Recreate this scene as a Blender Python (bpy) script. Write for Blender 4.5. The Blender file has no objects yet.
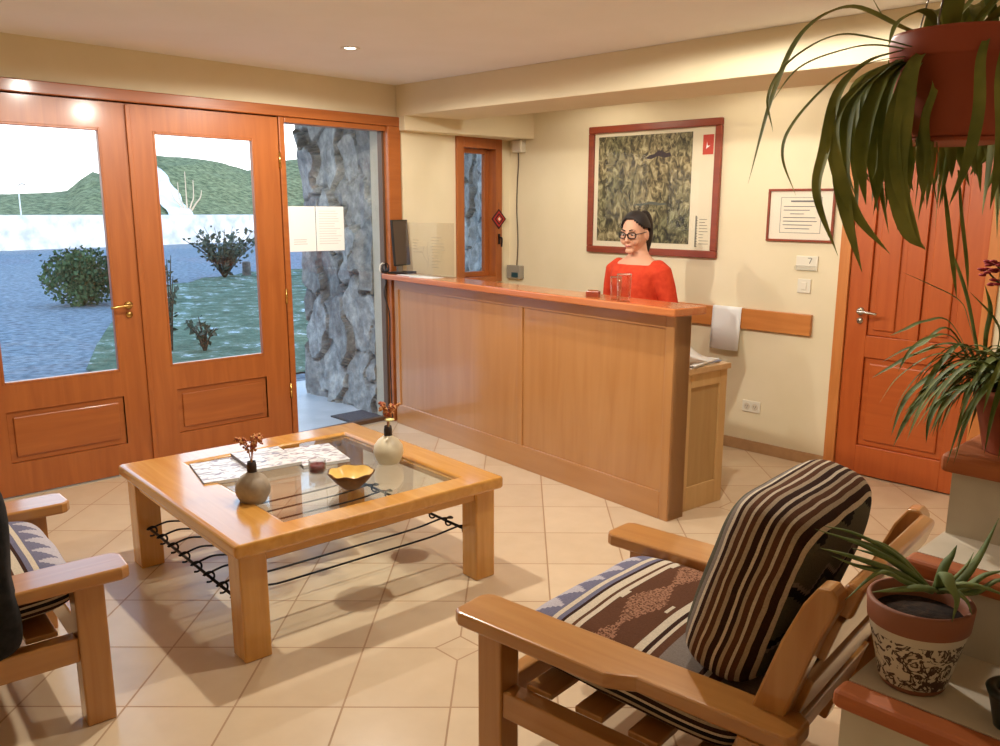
import bpy, bmesh, math, random
import numpy as np
from mathutils import Vector, Matrix, noise as mnoise
S = bpy.context.scene
COL = S.collection
R = math.radians
rnd = random.Random(7)

# ------------------------------------------------------------------ view
S.view_settings.view_transform = 'Standard'
S.view_settings.look = 'None'
S.view_settings.gamma = 1
S.view_settings.use_curve_mapping = False
S.view_settings.exposure = 0.14

# ------------------------------------------------------------------ camera
CO = Vector((5.015, -4.887, 1.55))
YAW, PIT, ROL, FPX, CX, CY = 0.77287, 0.205636, 0.009156, 847.934, 30.025, 13.164
_a, _b, _cp, _sp = math.cos(YAW), math.sin(YAW), math.cos(PIT), math.sin(PIT)
FW = Vector((-_b*_cp, _a*_cp, -_sp)); RT0 = Vector((_a, _b, 0)); UP0 = RT0.cross(FW)
RT = math.cos(ROL)*RT0 + math.sin(ROL)*UP0
UP = -math.sin(ROL)*RT0 + math.cos(ROL)*UP0
cd = bpy.data.cameras.new('camera'); cam = bpy.data.objects.new('camera', cd); COL.objects.link(cam)
m = Matrix((RT, UP, -FW)).transposed().to_4x4(); m.translation = CO
cam.matrix_world = m
cd.sensor_fit = 'HORIZONTAL'; cd.sensor_width = 36; cd.lens = FPX/1000*36
cd.shift_x = -CX/1000; cd.shift_y = CY/1000
cd.clip_start = 0.05; cd.clip_end = 500
S.camera = cam

def ray(u, v): return FW + RT*((u-500-CX)/FPX) - UP*((v-373-CY)/FPX)
def at(u, v, d): return CO + ray(u, v)*d                       # a photo point at a distance along the view
def on(u, v, ax, val):
    r = ray(u, v); return CO + r*((val-CO[ax])/r[ax])

# ------------------------------------------------------------------ materials
def srgb(r, g, b):
    f = lambda c: (c/255/12.92) if c/255 <= .04045 else ((c/255+.055)/1.055)**2.4
    return (f(r), f(g), f(b), 1)
def newmat(name):
    M = bpy.data.materials.new(name); M.use_nodes = True
    nt = M.node_tree; N = nt.nodes; L = nt.links
    b = N['Principled BSDF']
    return M, nt, N, L, b
def plain(name, col, rough=.5, metal=0, spec=.5, coat=0, trans=0):
    M, nt, N, L, b = newmat(name)
    b.inputs['Base Color'].default_value = col; b.inputs['Roughness'].default_value = rough
    b.inputs['Metallic'].default_value = metal; b.inputs['Specular IOR Level'].default_value = spec
    b.inputs['Coat Weight'].default_value = coat
    b.inputs['Transmission Weight'].default_value = trans
    return M
def node(N, t, **k):
    n = N.new(t)
    for a, v in k.items(): setattr(n, a, v)
    return n
def ramp(N, stops, interp='LINEAR'):
    r = N.new('ShaderNodeValToRGB'); e = r.color_ramp.elements; r.color_ramp.interpolation = interp
    while len(e) > 1: e.remove(e[-1])
    e[0].position = stops[0][0]; e[0].color = stops[0][1]
    for p, c in stops[1:]:
        x = e.new(p); x.color = c
    return r
def wood(name, c1, c2, axis='x', rough=.35, coat=.25, scale=1.0):
    M, nt, N, L, b = newmat(name)
    tc = N.new('ShaderNodeTexCoord'); mp = N.new('ShaderNodeMapping')
    s = {'x': (.9, 11, 11), 'y': (11, .9, 11), 'z': (11, 11, .9)}[axis]
    mp.inputs['Scale'].default_value = [k*scale for k in s]
    n1 = N.new('ShaderNodeTexNoise'); n1.inputs['Scale'].default_value = 2.2; n1.inputs['Detail'].default_value = 6
    n1.inputs['Distortion'].default_value = .8
    oi = N.new('ShaderNodeObjectInfo')
    ad = N.new('ShaderNodeVectorMath'); ad.operation = 'ADD'
    sc = N.new('ShaderNodeMath'); sc.operation = 'MULTIPLY'; sc.inputs[1].default_value = 7
    L.new(oi.outputs['Random'], sc.inputs[0])
    L.new(tc.outputs['Object'], mp.inputs['Vector']); L.new(mp.outputs[0], ad.inputs[0]); L.new(sc.outputs[0], ad.inputs[1])
    L.new(ad.outputs[0], n1.inputs['Vector'])
    r = ramp(N, [(.3, c1), (.7, c2)]); L.new(n1.outputs['Fac'], r.inputs[0])
    L.new(r.outputs[0], b.inputs['Base Color'])
    b.inputs['Roughness'].default_value = rough; b.inputs['Coat Weight'].default_value = coat; b.inputs['Coat Roughness'].default_value = .12
    bp = N.new('ShaderNodeBump'); bp.inputs['Strength'].default_value = .06; bp.inputs['Distance'].default_value = .01
    L.new(n1.outputs['Fac'], bp.inputs['Height']); L.new(bp.outputs[0], b.inputs['Normal'])
    return M
def noisy(name, c1, c2, scale=20, rough=.8, bump=.2, detail=4, lo=.35, hi=.65, spec=.3):
    M, nt, N, L, b = newmat(name)
    tc = N.new('ShaderNodeTexCoord'); n1 = N.new('ShaderNodeTexNoise')
    n1.inputs['Scale'].default_value = scale; n1.inputs['Detail'].default_value = detail
    L.new(tc.outputs['Object'], n1.inputs['Vector'])
    r = ramp(N, [(lo, c1), (hi, c2)]); L.new(n1.outputs['Fac'], r.inputs[0]); L.new(r.outputs[0], b.inputs['Base Color'])
    b.inputs['Roughness'].default_value = rough; b.inputs['Specular IOR Level'].default_value = spec
    if bump:
        bp = N.new('ShaderNodeBump'); bp.inputs['Strength'].default_value = bump; bp.inputs['Distance'].default_value = .01
        L.new(n1.outputs['Fac'], bp.inputs['Height']); L.new(bp.outputs[0], b.inputs['Normal'])
    return M
def pane_mat(name, tint=(1, 1, 1, 1), ior=1.45, rough=0.0):
    M = bpy.data.materials.new(name); M.use_nodes = True
    nt = M.node_tree; N = nt.nodes; L = nt.links; N.clear()
    o = N.new('ShaderNodeOutputMaterial'); mx = N.new('ShaderNodeMixShader'); t = N.new('ShaderNodeBsdfTransparent')
    g = N.new('ShaderNodeBsdfGlossy'); f = N.new('ShaderNodeFresnel')
    t.inputs[0].default_value = tint; g.inputs['Roughness'].default_value = rough
    ge = N.new('ShaderNodeNewGeometry'); iv = N.new('ShaderNodeMix'); iv.inputs[2].default_value = ior; iv.inputs[3].default_value = 1/ior
    L.new(ge.outputs['Backfacing'], iv.inputs[0]); L.new(iv.outputs[0], f.inputs[0])
    L.new(f.outputs[0], mx.inputs[0]); L.new(t.outputs[0], mx.inputs[1]); L.new(g.outputs[0], mx.inputs[2]); L.new(mx.outputs[0], o.inputs[0])
    return M
def emit(name, col, s):
    M = bpy.data.materials.new(name); M.use_nodes = True
    nt = M.node_tree; N = nt.nodes; L = nt.links; N.clear()
    o = N.new('ShaderNodeOutputMaterial'); e = N.new('ShaderNodeEmission'); e.inputs[0].default_value = col; e.inputs[1].default_value = s
    L.new(e.outputs[0], o.inputs[0]); return M

WALL = noisy('wall_plaster', srgb(229, 214, 180), srgb(233, 218, 186), 3, .85, .04)
CEIL = noisy('ceiling_plaster', srgb(240, 237, 232), srgb(243, 240, 236), 3, .9, .03)
DOORW = {a: wood('door_timber_'+a, srgb(154, 82, 34), srgb(172, 97, 43), a, .38, .3) for a in 'xyz'}
DOORR = {a: wood('room_door_timber_'+a, srgb(178, 82, 30), srgb(192, 95, 39), a, .4, .25) for a in 'xyz'}
TABW = {a: wood('pine_'+a, srgb(198, 136, 58), srgb(216, 158, 78), a, .22, .9) for a in 'xyz'}
CHRW = {a: wood('chair_pine_'+a, srgb(174, 114, 54), srgb(190, 134, 72), a, .28, .7) for a in 'xyz'}
CNTW = {a: wood('counter_veneer_'+a, srgb(176, 120, 66), srgb(188, 134, 80), a, .32, .8, .5) for a in 'xyz'}
SLABW = wood('counter_top_timber', srgb(186, 104, 54), srgb(202, 124, 72), 'x', .22, .5)
CABW = {a: wood('cabinet_veneer_'+a, srgb(200, 160, 104), srgb(210, 172, 118), a, .5, .15) for a in 'xyz'}
RAILW = wood('rail_timber', srgb(192, 118, 56), srgb(206, 134, 70), 'x', .4, .2)
NOSE = wood('nosing_timber', srgb(168, 88, 42), srgb(186, 106, 56), 'x', .6, 0)
FRAMEW = {a: wood('mahogany_'+a, srgb(126, 50, 28), srgb(146, 62, 34), a, .35, .3) for a in 'xz'}
IRON = plain('black_iron', srgb(30, 28, 30), .45, .6)
BRASS = plain('brass', srgb(205, 170, 100), .25, 1)
CHROME = plain('satin_metal', srgb(190, 185, 175), .25, 1)
GLASS = pane_mat('window_glass')
TGLASS = pane_mat('table_glass', (.95, .98, .97, 1), 1.6)
CLEAR = pane_mat('clear_acrylic', (.93, .93, .92, 1), 1.5, .02)
PAPER = plain('white_paper', srgb(240, 240, 238), .8)
INK = plain('grey_ink', srgb(120, 118, 120), .8)
DINK = plain('dark_ink', srgb(60, 56, 54), .8)
WHITEP = plain('white_plastic', srgb(232, 224, 205), .4)
BLACK = plain('black_plastic', srgb(24, 22, 22), .4)
TERRA = noisy('terracotta', srgb(150, 78, 52), srgb(168, 90, 62), 12, .8, .1)
PLASTERR = noisy('stair_plaster', srgb(196, 184, 166), srgb(206, 195, 178), 8, .9, .1)
SOIL = noisy('soil', srgb(36, 26, 20), srgb(60, 44, 32), 60, 1, .6)

# ------------------------------------------------------------------ mesh helpers
def bm_box(bm, x0, x1, y0, y1, z0, z1, mat=None):
    vs = [bm.verts.new(p) for p in ((x0,y0,z0),(x1,y0,z0),(x1,y1,z0),(x0,y1,z0),(x0,y0,z1),(x1,y0,z1),(x1,y1,z1),(x0,y1,z1))]
    fs = [bm.faces.new([vs[i] for i in f]) for f in ((3,2,1,0),(4,5,6,7),(0,1,5,4),(1,2,6,5),(2,3,7,6),(3,0,4,7))]
    if mat is not None:
        for v in vs: v.co = mat @ v.co
    return vs
def bm_prism(bm, poly, z0, z1, mat=None):
    """poly: list of (x,y), ccw, extruded from z0 to z1"""
    a = [bm.verts.new((x, y, z0)) for x, y in poly]; b = [bm.verts.new((x, y, z1)) for x, y in poly]; n = len(poly)
    bm.faces.new(a[::-1]); bm.faces.new(b)
    for i in range(n): bm.faces.new((a[i], a[(i+1) % n], b[(i+1) % n], b[i]))
    if mat is not None:
        for v in a+b: v.co = mat @ v.co
    return a+b
def bm_tube(bm, pts, radii, seg=10, cap=True, sq=(1, 1)):
    pts = [Vector(p) for p in pts]
    if not hasattr(radii, '__len__'): radii = [radii]*len(pts)
    rings = []; ref = None
    for i, p in enumerate(pts):
        t = (pts[min(i+1, len(pts)-1)]-pts[max(i-1, 0)]).normalized()
        if ref is None:
            ref = Vector((0, 0, 1)) if abs(t.z) < .9 else Vector((1, 0, 0))
        n = (ref - t*ref.dot(t)).normalized(); ref = n; q = t.cross(n)
        rings.append([bm.verts.new(p + (n*math.cos(2*math.pi*k/seg)*sq[0] + q*math.sin(2*math.pi*k/seg)*sq[1])*radii[i]) for k in range(seg)])
    for a, b in zip(rings, rings[1:]):
        for k in range(seg): bm.faces.new((a[k], a[(k+1) % seg], b[(k+1) % seg], b[k]))
    if cap:
        bm.faces.new(rings[0][::-1]); bm.faces.new(rings[-1])
    return rings
def bm_lathe(bm, prof, seg=32, c=(0, 0, 0)):
    """prof: list of (r,z) bottom to top; closed at r=0 ends"""
    rings = []
    for r, z in prof:
        if r < 1e-6: rings.append([bm.verts.new((c[0], c[1], c[2]+z))])
        else: rings.append([bm.verts.new((c[0]+r*math.cos(2*math.pi*k/seg), c[1]+r*math.sin(2*math.pi*k/seg), c[2]+z)) for k in range(seg)])
    for a, b in zip(rings, rings[1:]):
        for k in range(seg):
            k2 = (k+1) % seg
            if len(a) == 1 and len(b) == 1: continue
            if len(a) == 1: bm.faces.new((a[0], b[k2], b[k]))
            elif len(b) == 1: bm.faces.new((a[k], a[k2], b[0]))
            else: bm.faces.new((a[k], a[k2], b[k2], b[k]))
def bm_loft(bm, rings):
    rs = [[bm.verts.new(p) for p in r] for r in rings]; n = len(rs[0])
    for a, b in zip(rs, rs[1:]):
        for k in range(n): bm.faces.new((a[k], a[(k+1) % n], b[(k+1) % n], b[k]))
    bm.faces.new(rs[0][::-1]); bm.faces.new(rs[-1])
def bm_sph(bm, c, r, seg=16, fn=None):
    """ellipsoid, r = (rx,ry,rz)"""
    if not hasattr(r, '__len__'): r = (r, r, r)
    ret = bmesh.ops.create_uvsphere(bm, u_segments=seg, v_segments=max(6, seg*3//4), radius=1)
    for v in ret['verts']:
        p = v.co.copy()
        if fn: p = fn(p)
        v.co = Vector((c[0]+p.x*r[0], c[1]+p.y*r[1], c[2]+p.z*r[2]))
    return ret['verts']
def crom(pts, n=12):
    P = [Vector(p) for p in pts]; P = [P[0]*2-P[1]]+P+[P[-1]*2-P[-2]]; out = []
    for i in range(1, len(P)-2):
        for k in range(n):
            t = k/n; a, b, c, d = P[i-1], P[i], P[i+1], P[i+2]
            out.append(.5*((2*b)+(c-a)*t+(2*a-5*b+4*c-d)*t*t+(3*b-a-3*c+d)*t**3))
    out.append(P[-2]); return out
def obj(name, bm, mats, parent=None, loc=(0, 0, 0), smooth=False, bevel=0, bseg=2, subsurf=0, solid=0, remesh=0, smoothmod=0):
    bmesh.ops.recalc_face_normals(bm, faces=bm.faces)
    me = bpy.data.meshes.new(name); bm.to_mesh(me); bm.free()
    for q in (mats if isinstance(mats, (list, tuple)) else [mats]): me.materials.append(q)
    if smooth:
        for p in me.polygons: p.use_smooth = True
    o = bpy.data.objects.new(name, me); COL.objects.link(o); o.location = loc
    if parent: o.parent = parent
    if remesh:
        r = o.modifiers.new('remesh', 'REMESH'); r.mode = 'VOXEL'; r.voxel_size = remesh; r.use_smooth_shade = True
        if smoothmod:
            s = o.modifiers.new('smooth', 'SMOOTH'); s.factor = .5; s.iterations = smoothmod
    if solid:
        s = o.modifiers.new('solid', 'SOLIDIFY'); s.thickness = solid; s.offset = 0
    if bevel:
        b = o.modifiers.new('bevel', 'BEVEL'); b.width = bevel; b.segments = bseg; b.limit_method = 'ANGLE'; b.angle_limit = R(35)
    if subsurf:
        s = o.modifiers.new('sub', 'SUBSURF'); s.levels = subsurf; s.render_levels = subsurf
    return o
def nb(): return bmesh.new()
def box(name, d, mat, parent=None, bevel=0, **k):
    bm = nb(); bm_box(bm, *d); return obj(name, bm, mat, parent, bevel=bevel, **k)
def tag(o, label, cat, group=None, kind=None):
    o['label'] = label; o['category'] = cat
    if group: o['group'] = group
    if kind: o['kind'] = kind
    return o
def thing(name, label, cat, loc=(0, 0, 0), rz=0, group=None):
    o = bpy.data.objects.new(name, None); COL.objects.link(o); o.location = loc; o.rotation_euler = (0, 0, rz)
    o.empty_display_size = .1
    return tag(o, label, cat, group)
def empty(name, loc=(0,0,0), rz=0):
    o = bpy.data.objects.new(name, None); COL.objects.link(o); o.location = loc; o.rotation_euler = (0, 0, rz); o.empty_display_size = .1; return o
def struct(o, label, cat='structure'):
    o['kind'] = 'structure'; o['label'] = label; o['category'] = cat; return o
def dup(root, name=None):
    def cp(o, par):
        c = o.copy(); COL.objects.link(c)
        if par: c.parent = par; c.matrix_parent_inverse = o.matrix_parent_inverse
        for ch in [q for q in ALL if q.parent == o]: cp(ch, c)
        return c
    ALL = list(COL.objects)
    return cp(root, None)

# ================================================================== SETTING
CZ = 2.386
XR, YF = 6.3, -6.6
# floor: square tiles laid on the diagonal, small corner insets at some joints
def floor_mat():
    M, nt, N, L, b = newmat('floor_tiles')
    g = N.new('ShaderNodeNewGeometry')
    mp = N.new('ShaderNodeMapping'); mp.vector_type = 'POINT'
    mp.inputs['Rotation'].default_value = (0, 0, R(-45))
    L.new(g.outputs['Position'], mp.inputs['Vector'])
    sx = N.new('ShaderNodeSeparateXYZ'); L.new(mp.outputs[0], sx.inputs[0])
    def M2(op, a, b_=None, c=None):
        n = N.new('ShaderNodeMath'); n.operation = op
        for i, q in enumerate((a, b_, c)):
            if q is None: continue
            if isinstance(q, (int, float)): n.inputs[i].default_value = q
            else: L.new(q, n.inputs[i])
        return n.outputs[0]
    s = M2('DIVIDE', M2('ADD', sx.outputs['X'], .464), .342)      # along (1,1)
    t = M2('DIVIDE', M2('ADD', sx.outputs['Y'], 4.200), .372)     # along (-1,1)
    ds = M2('MULTIPLY', M2('ABSOLUTE', M2('SUBTRACT', s, M2('ROUND', s))), .342)
    dt = M2('MULTIPLY', M2('ABSOLUTE', M2('SUBTRACT', t, M2('ROUND', t))), .372)
    line = M2('LESS_THAN', M2('MINIMUM', ds, dt), .0032)
    # insets : every third joint
    s3 = M2('DIVIDE', M2('SUBTRACT', s, 1.0), 4.0); t3 = M2('DIVIDE', t, 4.0)
    es = M2('MULTIPLY', M2('ABSOLUTE', M2('SUBTRACT', s3, M2('ROUND', s3))), .342*4)
    et = M2('MULTIPLY', M2('ABSOLUTE', M2('SUBTRACT', t3, M2('ROUND', t3))), .372*4)
    man = M2('ADD', es, et)
    inset = M2('LESS_THAN', man, .085); edge = M2('LESS_THAN', M2('ABSOLUTE', M2('SUBTRACT', man, .085)), .0045)
    grout = M2('MAXIMUM', M2('MULTIPLY', line, M2('SUBTRACT', 1, inset)), edge)
    cb = N.new('ShaderNodeCombineXYZ'); L.new(M2('FLOOR', s), cb.inputs[0]); L.new(M2('FLOOR', t), cb.inputs[1])
    wn = N.new('ShaderNodeTexWhiteNoise'); L.new(cb.outputs[0], wn.inputs['Vector'])
    n1 = N.new('ShaderNodeTexNoise'); n1.inputs['Scale'].default_value = 9; n1.inputs['Detail'].default_value = 5
    L.new(g.outputs['Position'], n1.inputs['Vector'])
    mixv = M2('ADD', M2('MULTIPLY', wn.outputs['Value'], .4), M2('MULTIPLY', n1.outputs['Fac'], .6))
    r = ramp(N, [(.15, srgb(206, 180, 148)), (.8, srgb(222, 198, 166))]); L.new(mixv, r.inputs[0])
    mx = N.new('ShaderNodeMix'); mx.data_type = 'RGBA'; L.new(grout, mx.inputs[0]); L.new(r.outputs[0], mx.inputs[6]); mx.inputs[7].default_value = srgb(168, 132, 98)
    L.new(mx.outputs[2], b.inputs['Base Color'])
    ro = M2('ADD', M2('MULTIPLY', grout, .4), .26); L.new(ro, b.inputs['Roughness'])
    bp = N.new('ShaderNodeBump'); bp.inputs['Strength'].default_value = .25; bp.inputs['Distance'].default_value = .003
    L.new(M2('SUBTRACT', 1, grout), bp.inputs['Height']); L.new(bp.outputs[0], b.inputs['Normal'])
    return M
struct(box('floor', (-.0, XR, YF, .1, -.12, 0), floor_mat()), 'cream ceramic floor tiles laid on the diagonal', 'floor')
struct(box('ceiling', (-.12, XR, YF, .12, CZ, CZ+.12), CEIL), 'plain cream ceiling', 'ceiling')
bm = nb(); bm_box(bm, 0, XR, -1.115, -.63, 2.18, CZ)
struct(obj('ceiling_beam', bm, WALL, bevel=.004), 'deep plastered ceiling beam above the reception counter', 'beam')
# entrance wall (x = 0)
bm = nb()
bm_box(bm, -.12, 0, YF, 0.12, 2.172, CZ)            # over everything
bm_box(bm, -.12, 0, YF, -3.96, -.12, 2.172)
bm_box(bm, -.12, 0, -1.102, -.572, -.12, 2.172)
bm_box(bm, -.12, 0, -.572, -.107, -.12, .975)
bm_box(bm, -.12, 0, -.572, -.107, 2.09, 2.172)
bm_box(bm, -.12, 0, -.107, .12, -.12, 2.172)
struct(obj('wall_left', bm, WALL), 'cream entrance wall around the glazed doors', 'wall')
bm = nb()
bm_box(bm, 0, 2.80, 0, .12, -.12, CZ); bm_box(bm, 3.655, XR+.12, 0, .12, -.12, CZ); bm_box(bm, 2.80, 3.655, 0, .12, 2.115, CZ)
bm_box(bm, 2.80, 3.655, .10, .12, -.12, 2.115)
struct(obj('wall_back', bm, WALL), 'cream back wall behind the reception counter', 'wall')
struct(box('wall_right', (XR, XR+.12, YF, 0, -.12, CZ), WALL), 'cream side wall beyond the stairs', 'wall')
struct(box('wall_front', (-.12, XR+.12, YF-.12, YF, -.12, CZ), WALL), 'cream wall behind the seating', 'wall')
# pelmet over the narrow window
bm = nb(); bm_prism(bm, [(0, -1.112), (.09, -1.112), (.27, 0), (0, 0)], 2.082, 2.28)
struct(obj('trim_3', bm, WALL, bevel=.004), 'plastered pelmet box above the narrow window', 'pelmet')
struct(box('baseboard_back', (1.2, 2.80, -.014, 0, 0, .072), noisy('skirting_tile', srgb(176, 136, 96), srgb(188, 148, 106), 14, .5, .05), bevel=.003), 'brown tiled skirting below the wall rail', 'baseboard')
# entrance frame
bm = nb()
bm_box(bm, -.10, .03, -3.96, -1.102, 2.107, 2.172)
bm_box(bm, -.10, -.05, -3.90, -2.0, 2.06, 2.107)
bm_box(bm, -.10, .03, -1.212, -1.102, 0, 2.107)
bm_box(bm, -.10, .03, -3.96, -3.872, 0, 2.107)
bm_box(bm, -.09, .01, -2.034, -1.995, 0, 2.107)
bm_box(bm, -.09, .01, -1.995, -1.212, 2.072, 2.107)
struct(obj('trim_1', bm, DOORW['y'], bevel=.005), 'orange brown timber frame around the entrance doors', 'frame')
struct(box('trim_4', (-.11, .0, -3.96, -1.102, -.12, .006), plain('threshold_stone', srgb(176, 170, 160), .5)), 'stone threshold below the entrance doors', 'threshold')

def panel_door(name, label, y0, y1, g0, g1, gz0, gz1, p0, p1, pz0, pz1, wd):
    p0, p1 = max(p0, g0), min(p1, g1)
    e = empty(name, (0, y0, 0)); struct(e, label, 'door')
    w = y1-y0; X0, X1 = -.045, .0
    L_ = lambda *a: a
    bm = nb()
    bm_box(bm, X0, X1, .003, g0-y0, .012, 2.10); bm_box(bm, X0, X1, g1-y0, w-.003, .012, 2.10)
    bm_box(bm, X0, X1, g0-y0, g1-y0, gz1, 2.10); bm_box(bm, X0, X1, g0-y0, g1-y0, pz1, gz0)
    bm_box(bm, X0, X1, g0-y0, g1-y0, .012, pz0)
    bm_box(bm, X0, X1, g0-y0, p0-y0, pz0, pz1); bm_box(bm, X0, X1, p1-y0, g1-y0, pz0, pz1)
    obj('door_leaf', bm, wd['z'], e)
    # raised lower panel
    bm = nb()
    bm_box(bm, X0+.010, X1-.012, p0-y0, p1-y0, pz0, pz1)
    a = .032
    v = bm_box(bm, X1-.0125, X1-.002, p0-y0+a, p1-y0-a, pz0+a, pz1-a)
    obj('door_panel', bm, wd['y'], e, bevel=.009, bseg=2)
    bm = nb(); bd = .014
    for q in ((g0-y0, g0-y0+bd, gz0, gz1), (g1-y0-bd, g1-y0, gz0, gz1)): bm_box(bm, X0+.012, X1+.002, q[0], q[1], q[2], q[3])
    for z in (gz0, gz1-bd): bm_box(bm, X0+.012, X1+.002, g0-y0+bd, g1-y0-bd, z, z+bd)
    obj('glazing_bead', bm, wd['z'], e, bevel=.003)
    box('door_glass', (-.026, -.020, g0-y0+.002, g1-y0-.002, gz0+.002, gz1-.002), GLASS, e)
    return e
def lever(parent, x, y, z, sgn, axis='y', flip=1, mat=BRASS):
    """lever handle: backplate on a face with normal +x (axis y) or -y (axis x)"""
    def P(a, b, c): return (x+c, y+a*sgn, z+b) if axis == 'y' else (x+a*sgn, y-c, z+b)
    bm = nb()
    for (a, b) in ((0, 0),):
        bm_tube(bm, [P(0, 0, 0), P(0, 0, .012)], .022, 16)
        bm_tube(bm, [P(0, -.055, 0), P(0, -.055, .010)], .018, 16)
        pts = [P(0, 0, .010), P(0, 0, .045), P(.012, 0, .055), P(.05, 0, .056), P(.095, -.004, .054), P(.112, -.006, .048)]
        bm_tube(bm, crom(pts, 5), [.009]*9+[.0075]*17, 10)
        bm_box(bm, *(sorted((P(-.002, 0, .010)[0], P(.002, 0, .014)[0]))+sorted((P(-.003, -.06, .010)[1], P(.003, -.05, .014)[1]))+[z-.062, z-.048])) if axis == 'y' else None
    o = obj('door_handle', bm, mat, None, smooth=True)
    o.parent = parent; o.location = -Vector(parent.location)
    return o
d1 = panel_door('door_1', 'left glazed entrance door with brass lever', -3.868, -2.951, -3.707, -3.103, .618, 1.961, -3.706, -3.09, .19, .472, DOORW)
d2 = panel_door('door_2', 'right glazed entrance door beside the papered pane', -2.951, -2.036, -2.822, -2.205, .610, 1.961, -2.795, -2.185, .195, .468, DOORW)
lever(d1, 0.0, -3.035, .995, -1)
def hinges(par, y, zs):
    for z in zs:
        bm = nb(); bm_tube(bm, [(.006, y, z-.05), (.006, y, z+.05)], .008, 10); bm_tube(bm, [(.006, y, z-.002), (.006, y, z+.002)], .0095, 10)
        o = obj('hinge', bm, BRASS, par, smooth=True); o.location = -Vector(par.location)
hinges(d2, -2.036, (.35, .98, 1.84))
box('meeting_strip', (0, .012, .915-.014-.0, .915+.014, .02, 2.095), DOORW['z'], d1, bevel=.004)
# fixed side pane beside the doors
e = struct(empty('window_2', (0, -1.995, 0)), 'tall fixed pane between the doors and the counter', 'window')
box('window_glass', (-.05, -.044, 0.0, .783, .03, 2.072), GLASS, e)
bm = nb(); bm_box(bm, -.07, -.02, 0, .783, .006, .034); bm_box(bm, -.07, -.02, .765, .783, .034, 2.072)
obj('window_frame', bm, plain('dark_frame', srgb(92, 66, 46), .5), e)
# narrow casement window
e = struct(empty('window_1', (0, -.572, .975)), 'narrow timber casement window behind the counter', 'window')
W, H = .465, 1.115
bm = nb()
for q in ((-.12, .025, 0, .068, 0, H), (-.12, .025, W-.068, W, 0, H), (-.12, .025, .068, W-.068, H-.085, H), (-.12, .025, .068, W-.068, 0, .045)): bm_box(bm, *q)
obj('window_frame', bm, DOORW['z'], e, bevel=.004)
bm = nb()
for q in ((-.10, -.06, .068, .10, .045, H-.085), (-.10, -.06, W-.11, W-.068, .045, H-.085), (-.10, -.06, .10, W-.11, H-.12, H-.085), (-.10, -.06, .10, W-.11, .045, .085)): bm_box(bm, *q)
obj('window_sash', bm, DOORW['z'], e, bevel=.003)
box('window_glass', (-.083, -.078, .10, W-.11, .085, H-.12), GLASS, e)
bm = nb(); bm_box(bm, .025, .032, W-.045, W-.025, .30, .38); bm_tube(bm, crom([(.03, W-.035, .35), (.055, W-.035, .35), (.06, W-.035, .33), (.055, W-.035, .28)], 5), .007, 8)
obj('window_handle', bm, IRON, e, smooth=False)

# room door in the back wall
e = struct(empty('door_3', (2.86, 0, 0)), 'orange panelled room door behind the hanging plant', 'door')
W = .735
bm = nb(); F0, F1 = -.0, .045
st = .125; zz = (.0, .19, .715, .845, 1.94, 2.05)
for q in ((.003, st, .008, 2.05), (W-st, W-.003, .008, 2.05), (st, W-st, .008, .185), (st, W-st, .718, .845), (st, W-st, 1.93, 2.05), (W/2-.05, W/2+.05, .845, 1.93)):
    bm_box(bm, q[0], q[1], F0, F1, q[2], q[3])
obj('door_leaf', bm, DOORR['z'], e, bevel=.003)
for q in ((st, W-st, .185, .718), (st, W/2-.05, .845, 1.93), (W/2+.05, W-st, .845, 1.93)):
    bm = nb(); bm_box(bm, q[0], q[1], .016, .035, q[2], q[3]); a = .035; bm_box(bm, q[0]+a, q[1]-a, .003, .0165, q[2]+a, q[3]-a)
    obj('door_panel', bm, DOORR['x' if q[3] < 1 else 'z'], e, bevel=.01)
lever(e, 2.945, 0.0, .985, 1, 'x', mat=CHROME)
bm = nb(); bm_box(bm, 2.795, 2.86, -.016, .10, 0, 2.115); bm_box(bm, 3.595, 3.66, -.016, .10, 0, 2.115); bm_box(bm, 2.86, 3.595, -.016, .10, 2.052, 2.115)
struct(obj('trim_2', bm, wood('door_lining', srgb(196, 118, 56), srgb(210, 134, 72), 'z', .4, .2), bevel=.003), 'orange timber frame around the room door', 'frame')

# stairs
bm = nb()
XS = 4.40; XE = 5.4
for (y0, y1, z) in ((-3.39, -3.10, .618), (-3.09, -2.84, .798), (-2.89, -2.30, .982)):
    bm_box(bm, XS+.012, XE, y0, y1, 0, z)
bmesh.ops.remove_doubles(bm, verts=bm.verts, dist=1e-5)
st_ = struct(obj('staircase', bm, PLASTERR), 'white plastered stair steps at the right', 'stairs')
def stair_nosing(y0, y1, z):
    bm = nb()
    bm_box(bm, XS, XE, y0, y1, z-.038, z)
    return obj('stair_nosing', bm, NOSE, st_, bevel=.012, bseg=3)
stair_nosing(-3.415, -3.355, .650); stair_nosing(-3.112, -3.052, .830)
bm = nb(); bm_box(bm, XS-.01, XE, -2.915, -2.28, .975, 1.02); obj('stair_cap', bm, NOSE, st_, bevel=.014, bseg=3)
bm = nb(); bm_box(bm, XS+.008, XE, -3.356, -2.89, .612, .648); bm_box(bm, XS+.008, XE, -3.053, -2.84, .79, .828)
obj('stair_tread', bm, noisy('tread_plaster', srgb(200, 186, 164), srgb(212, 198, 178), 9, .8, .08), st_)

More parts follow.
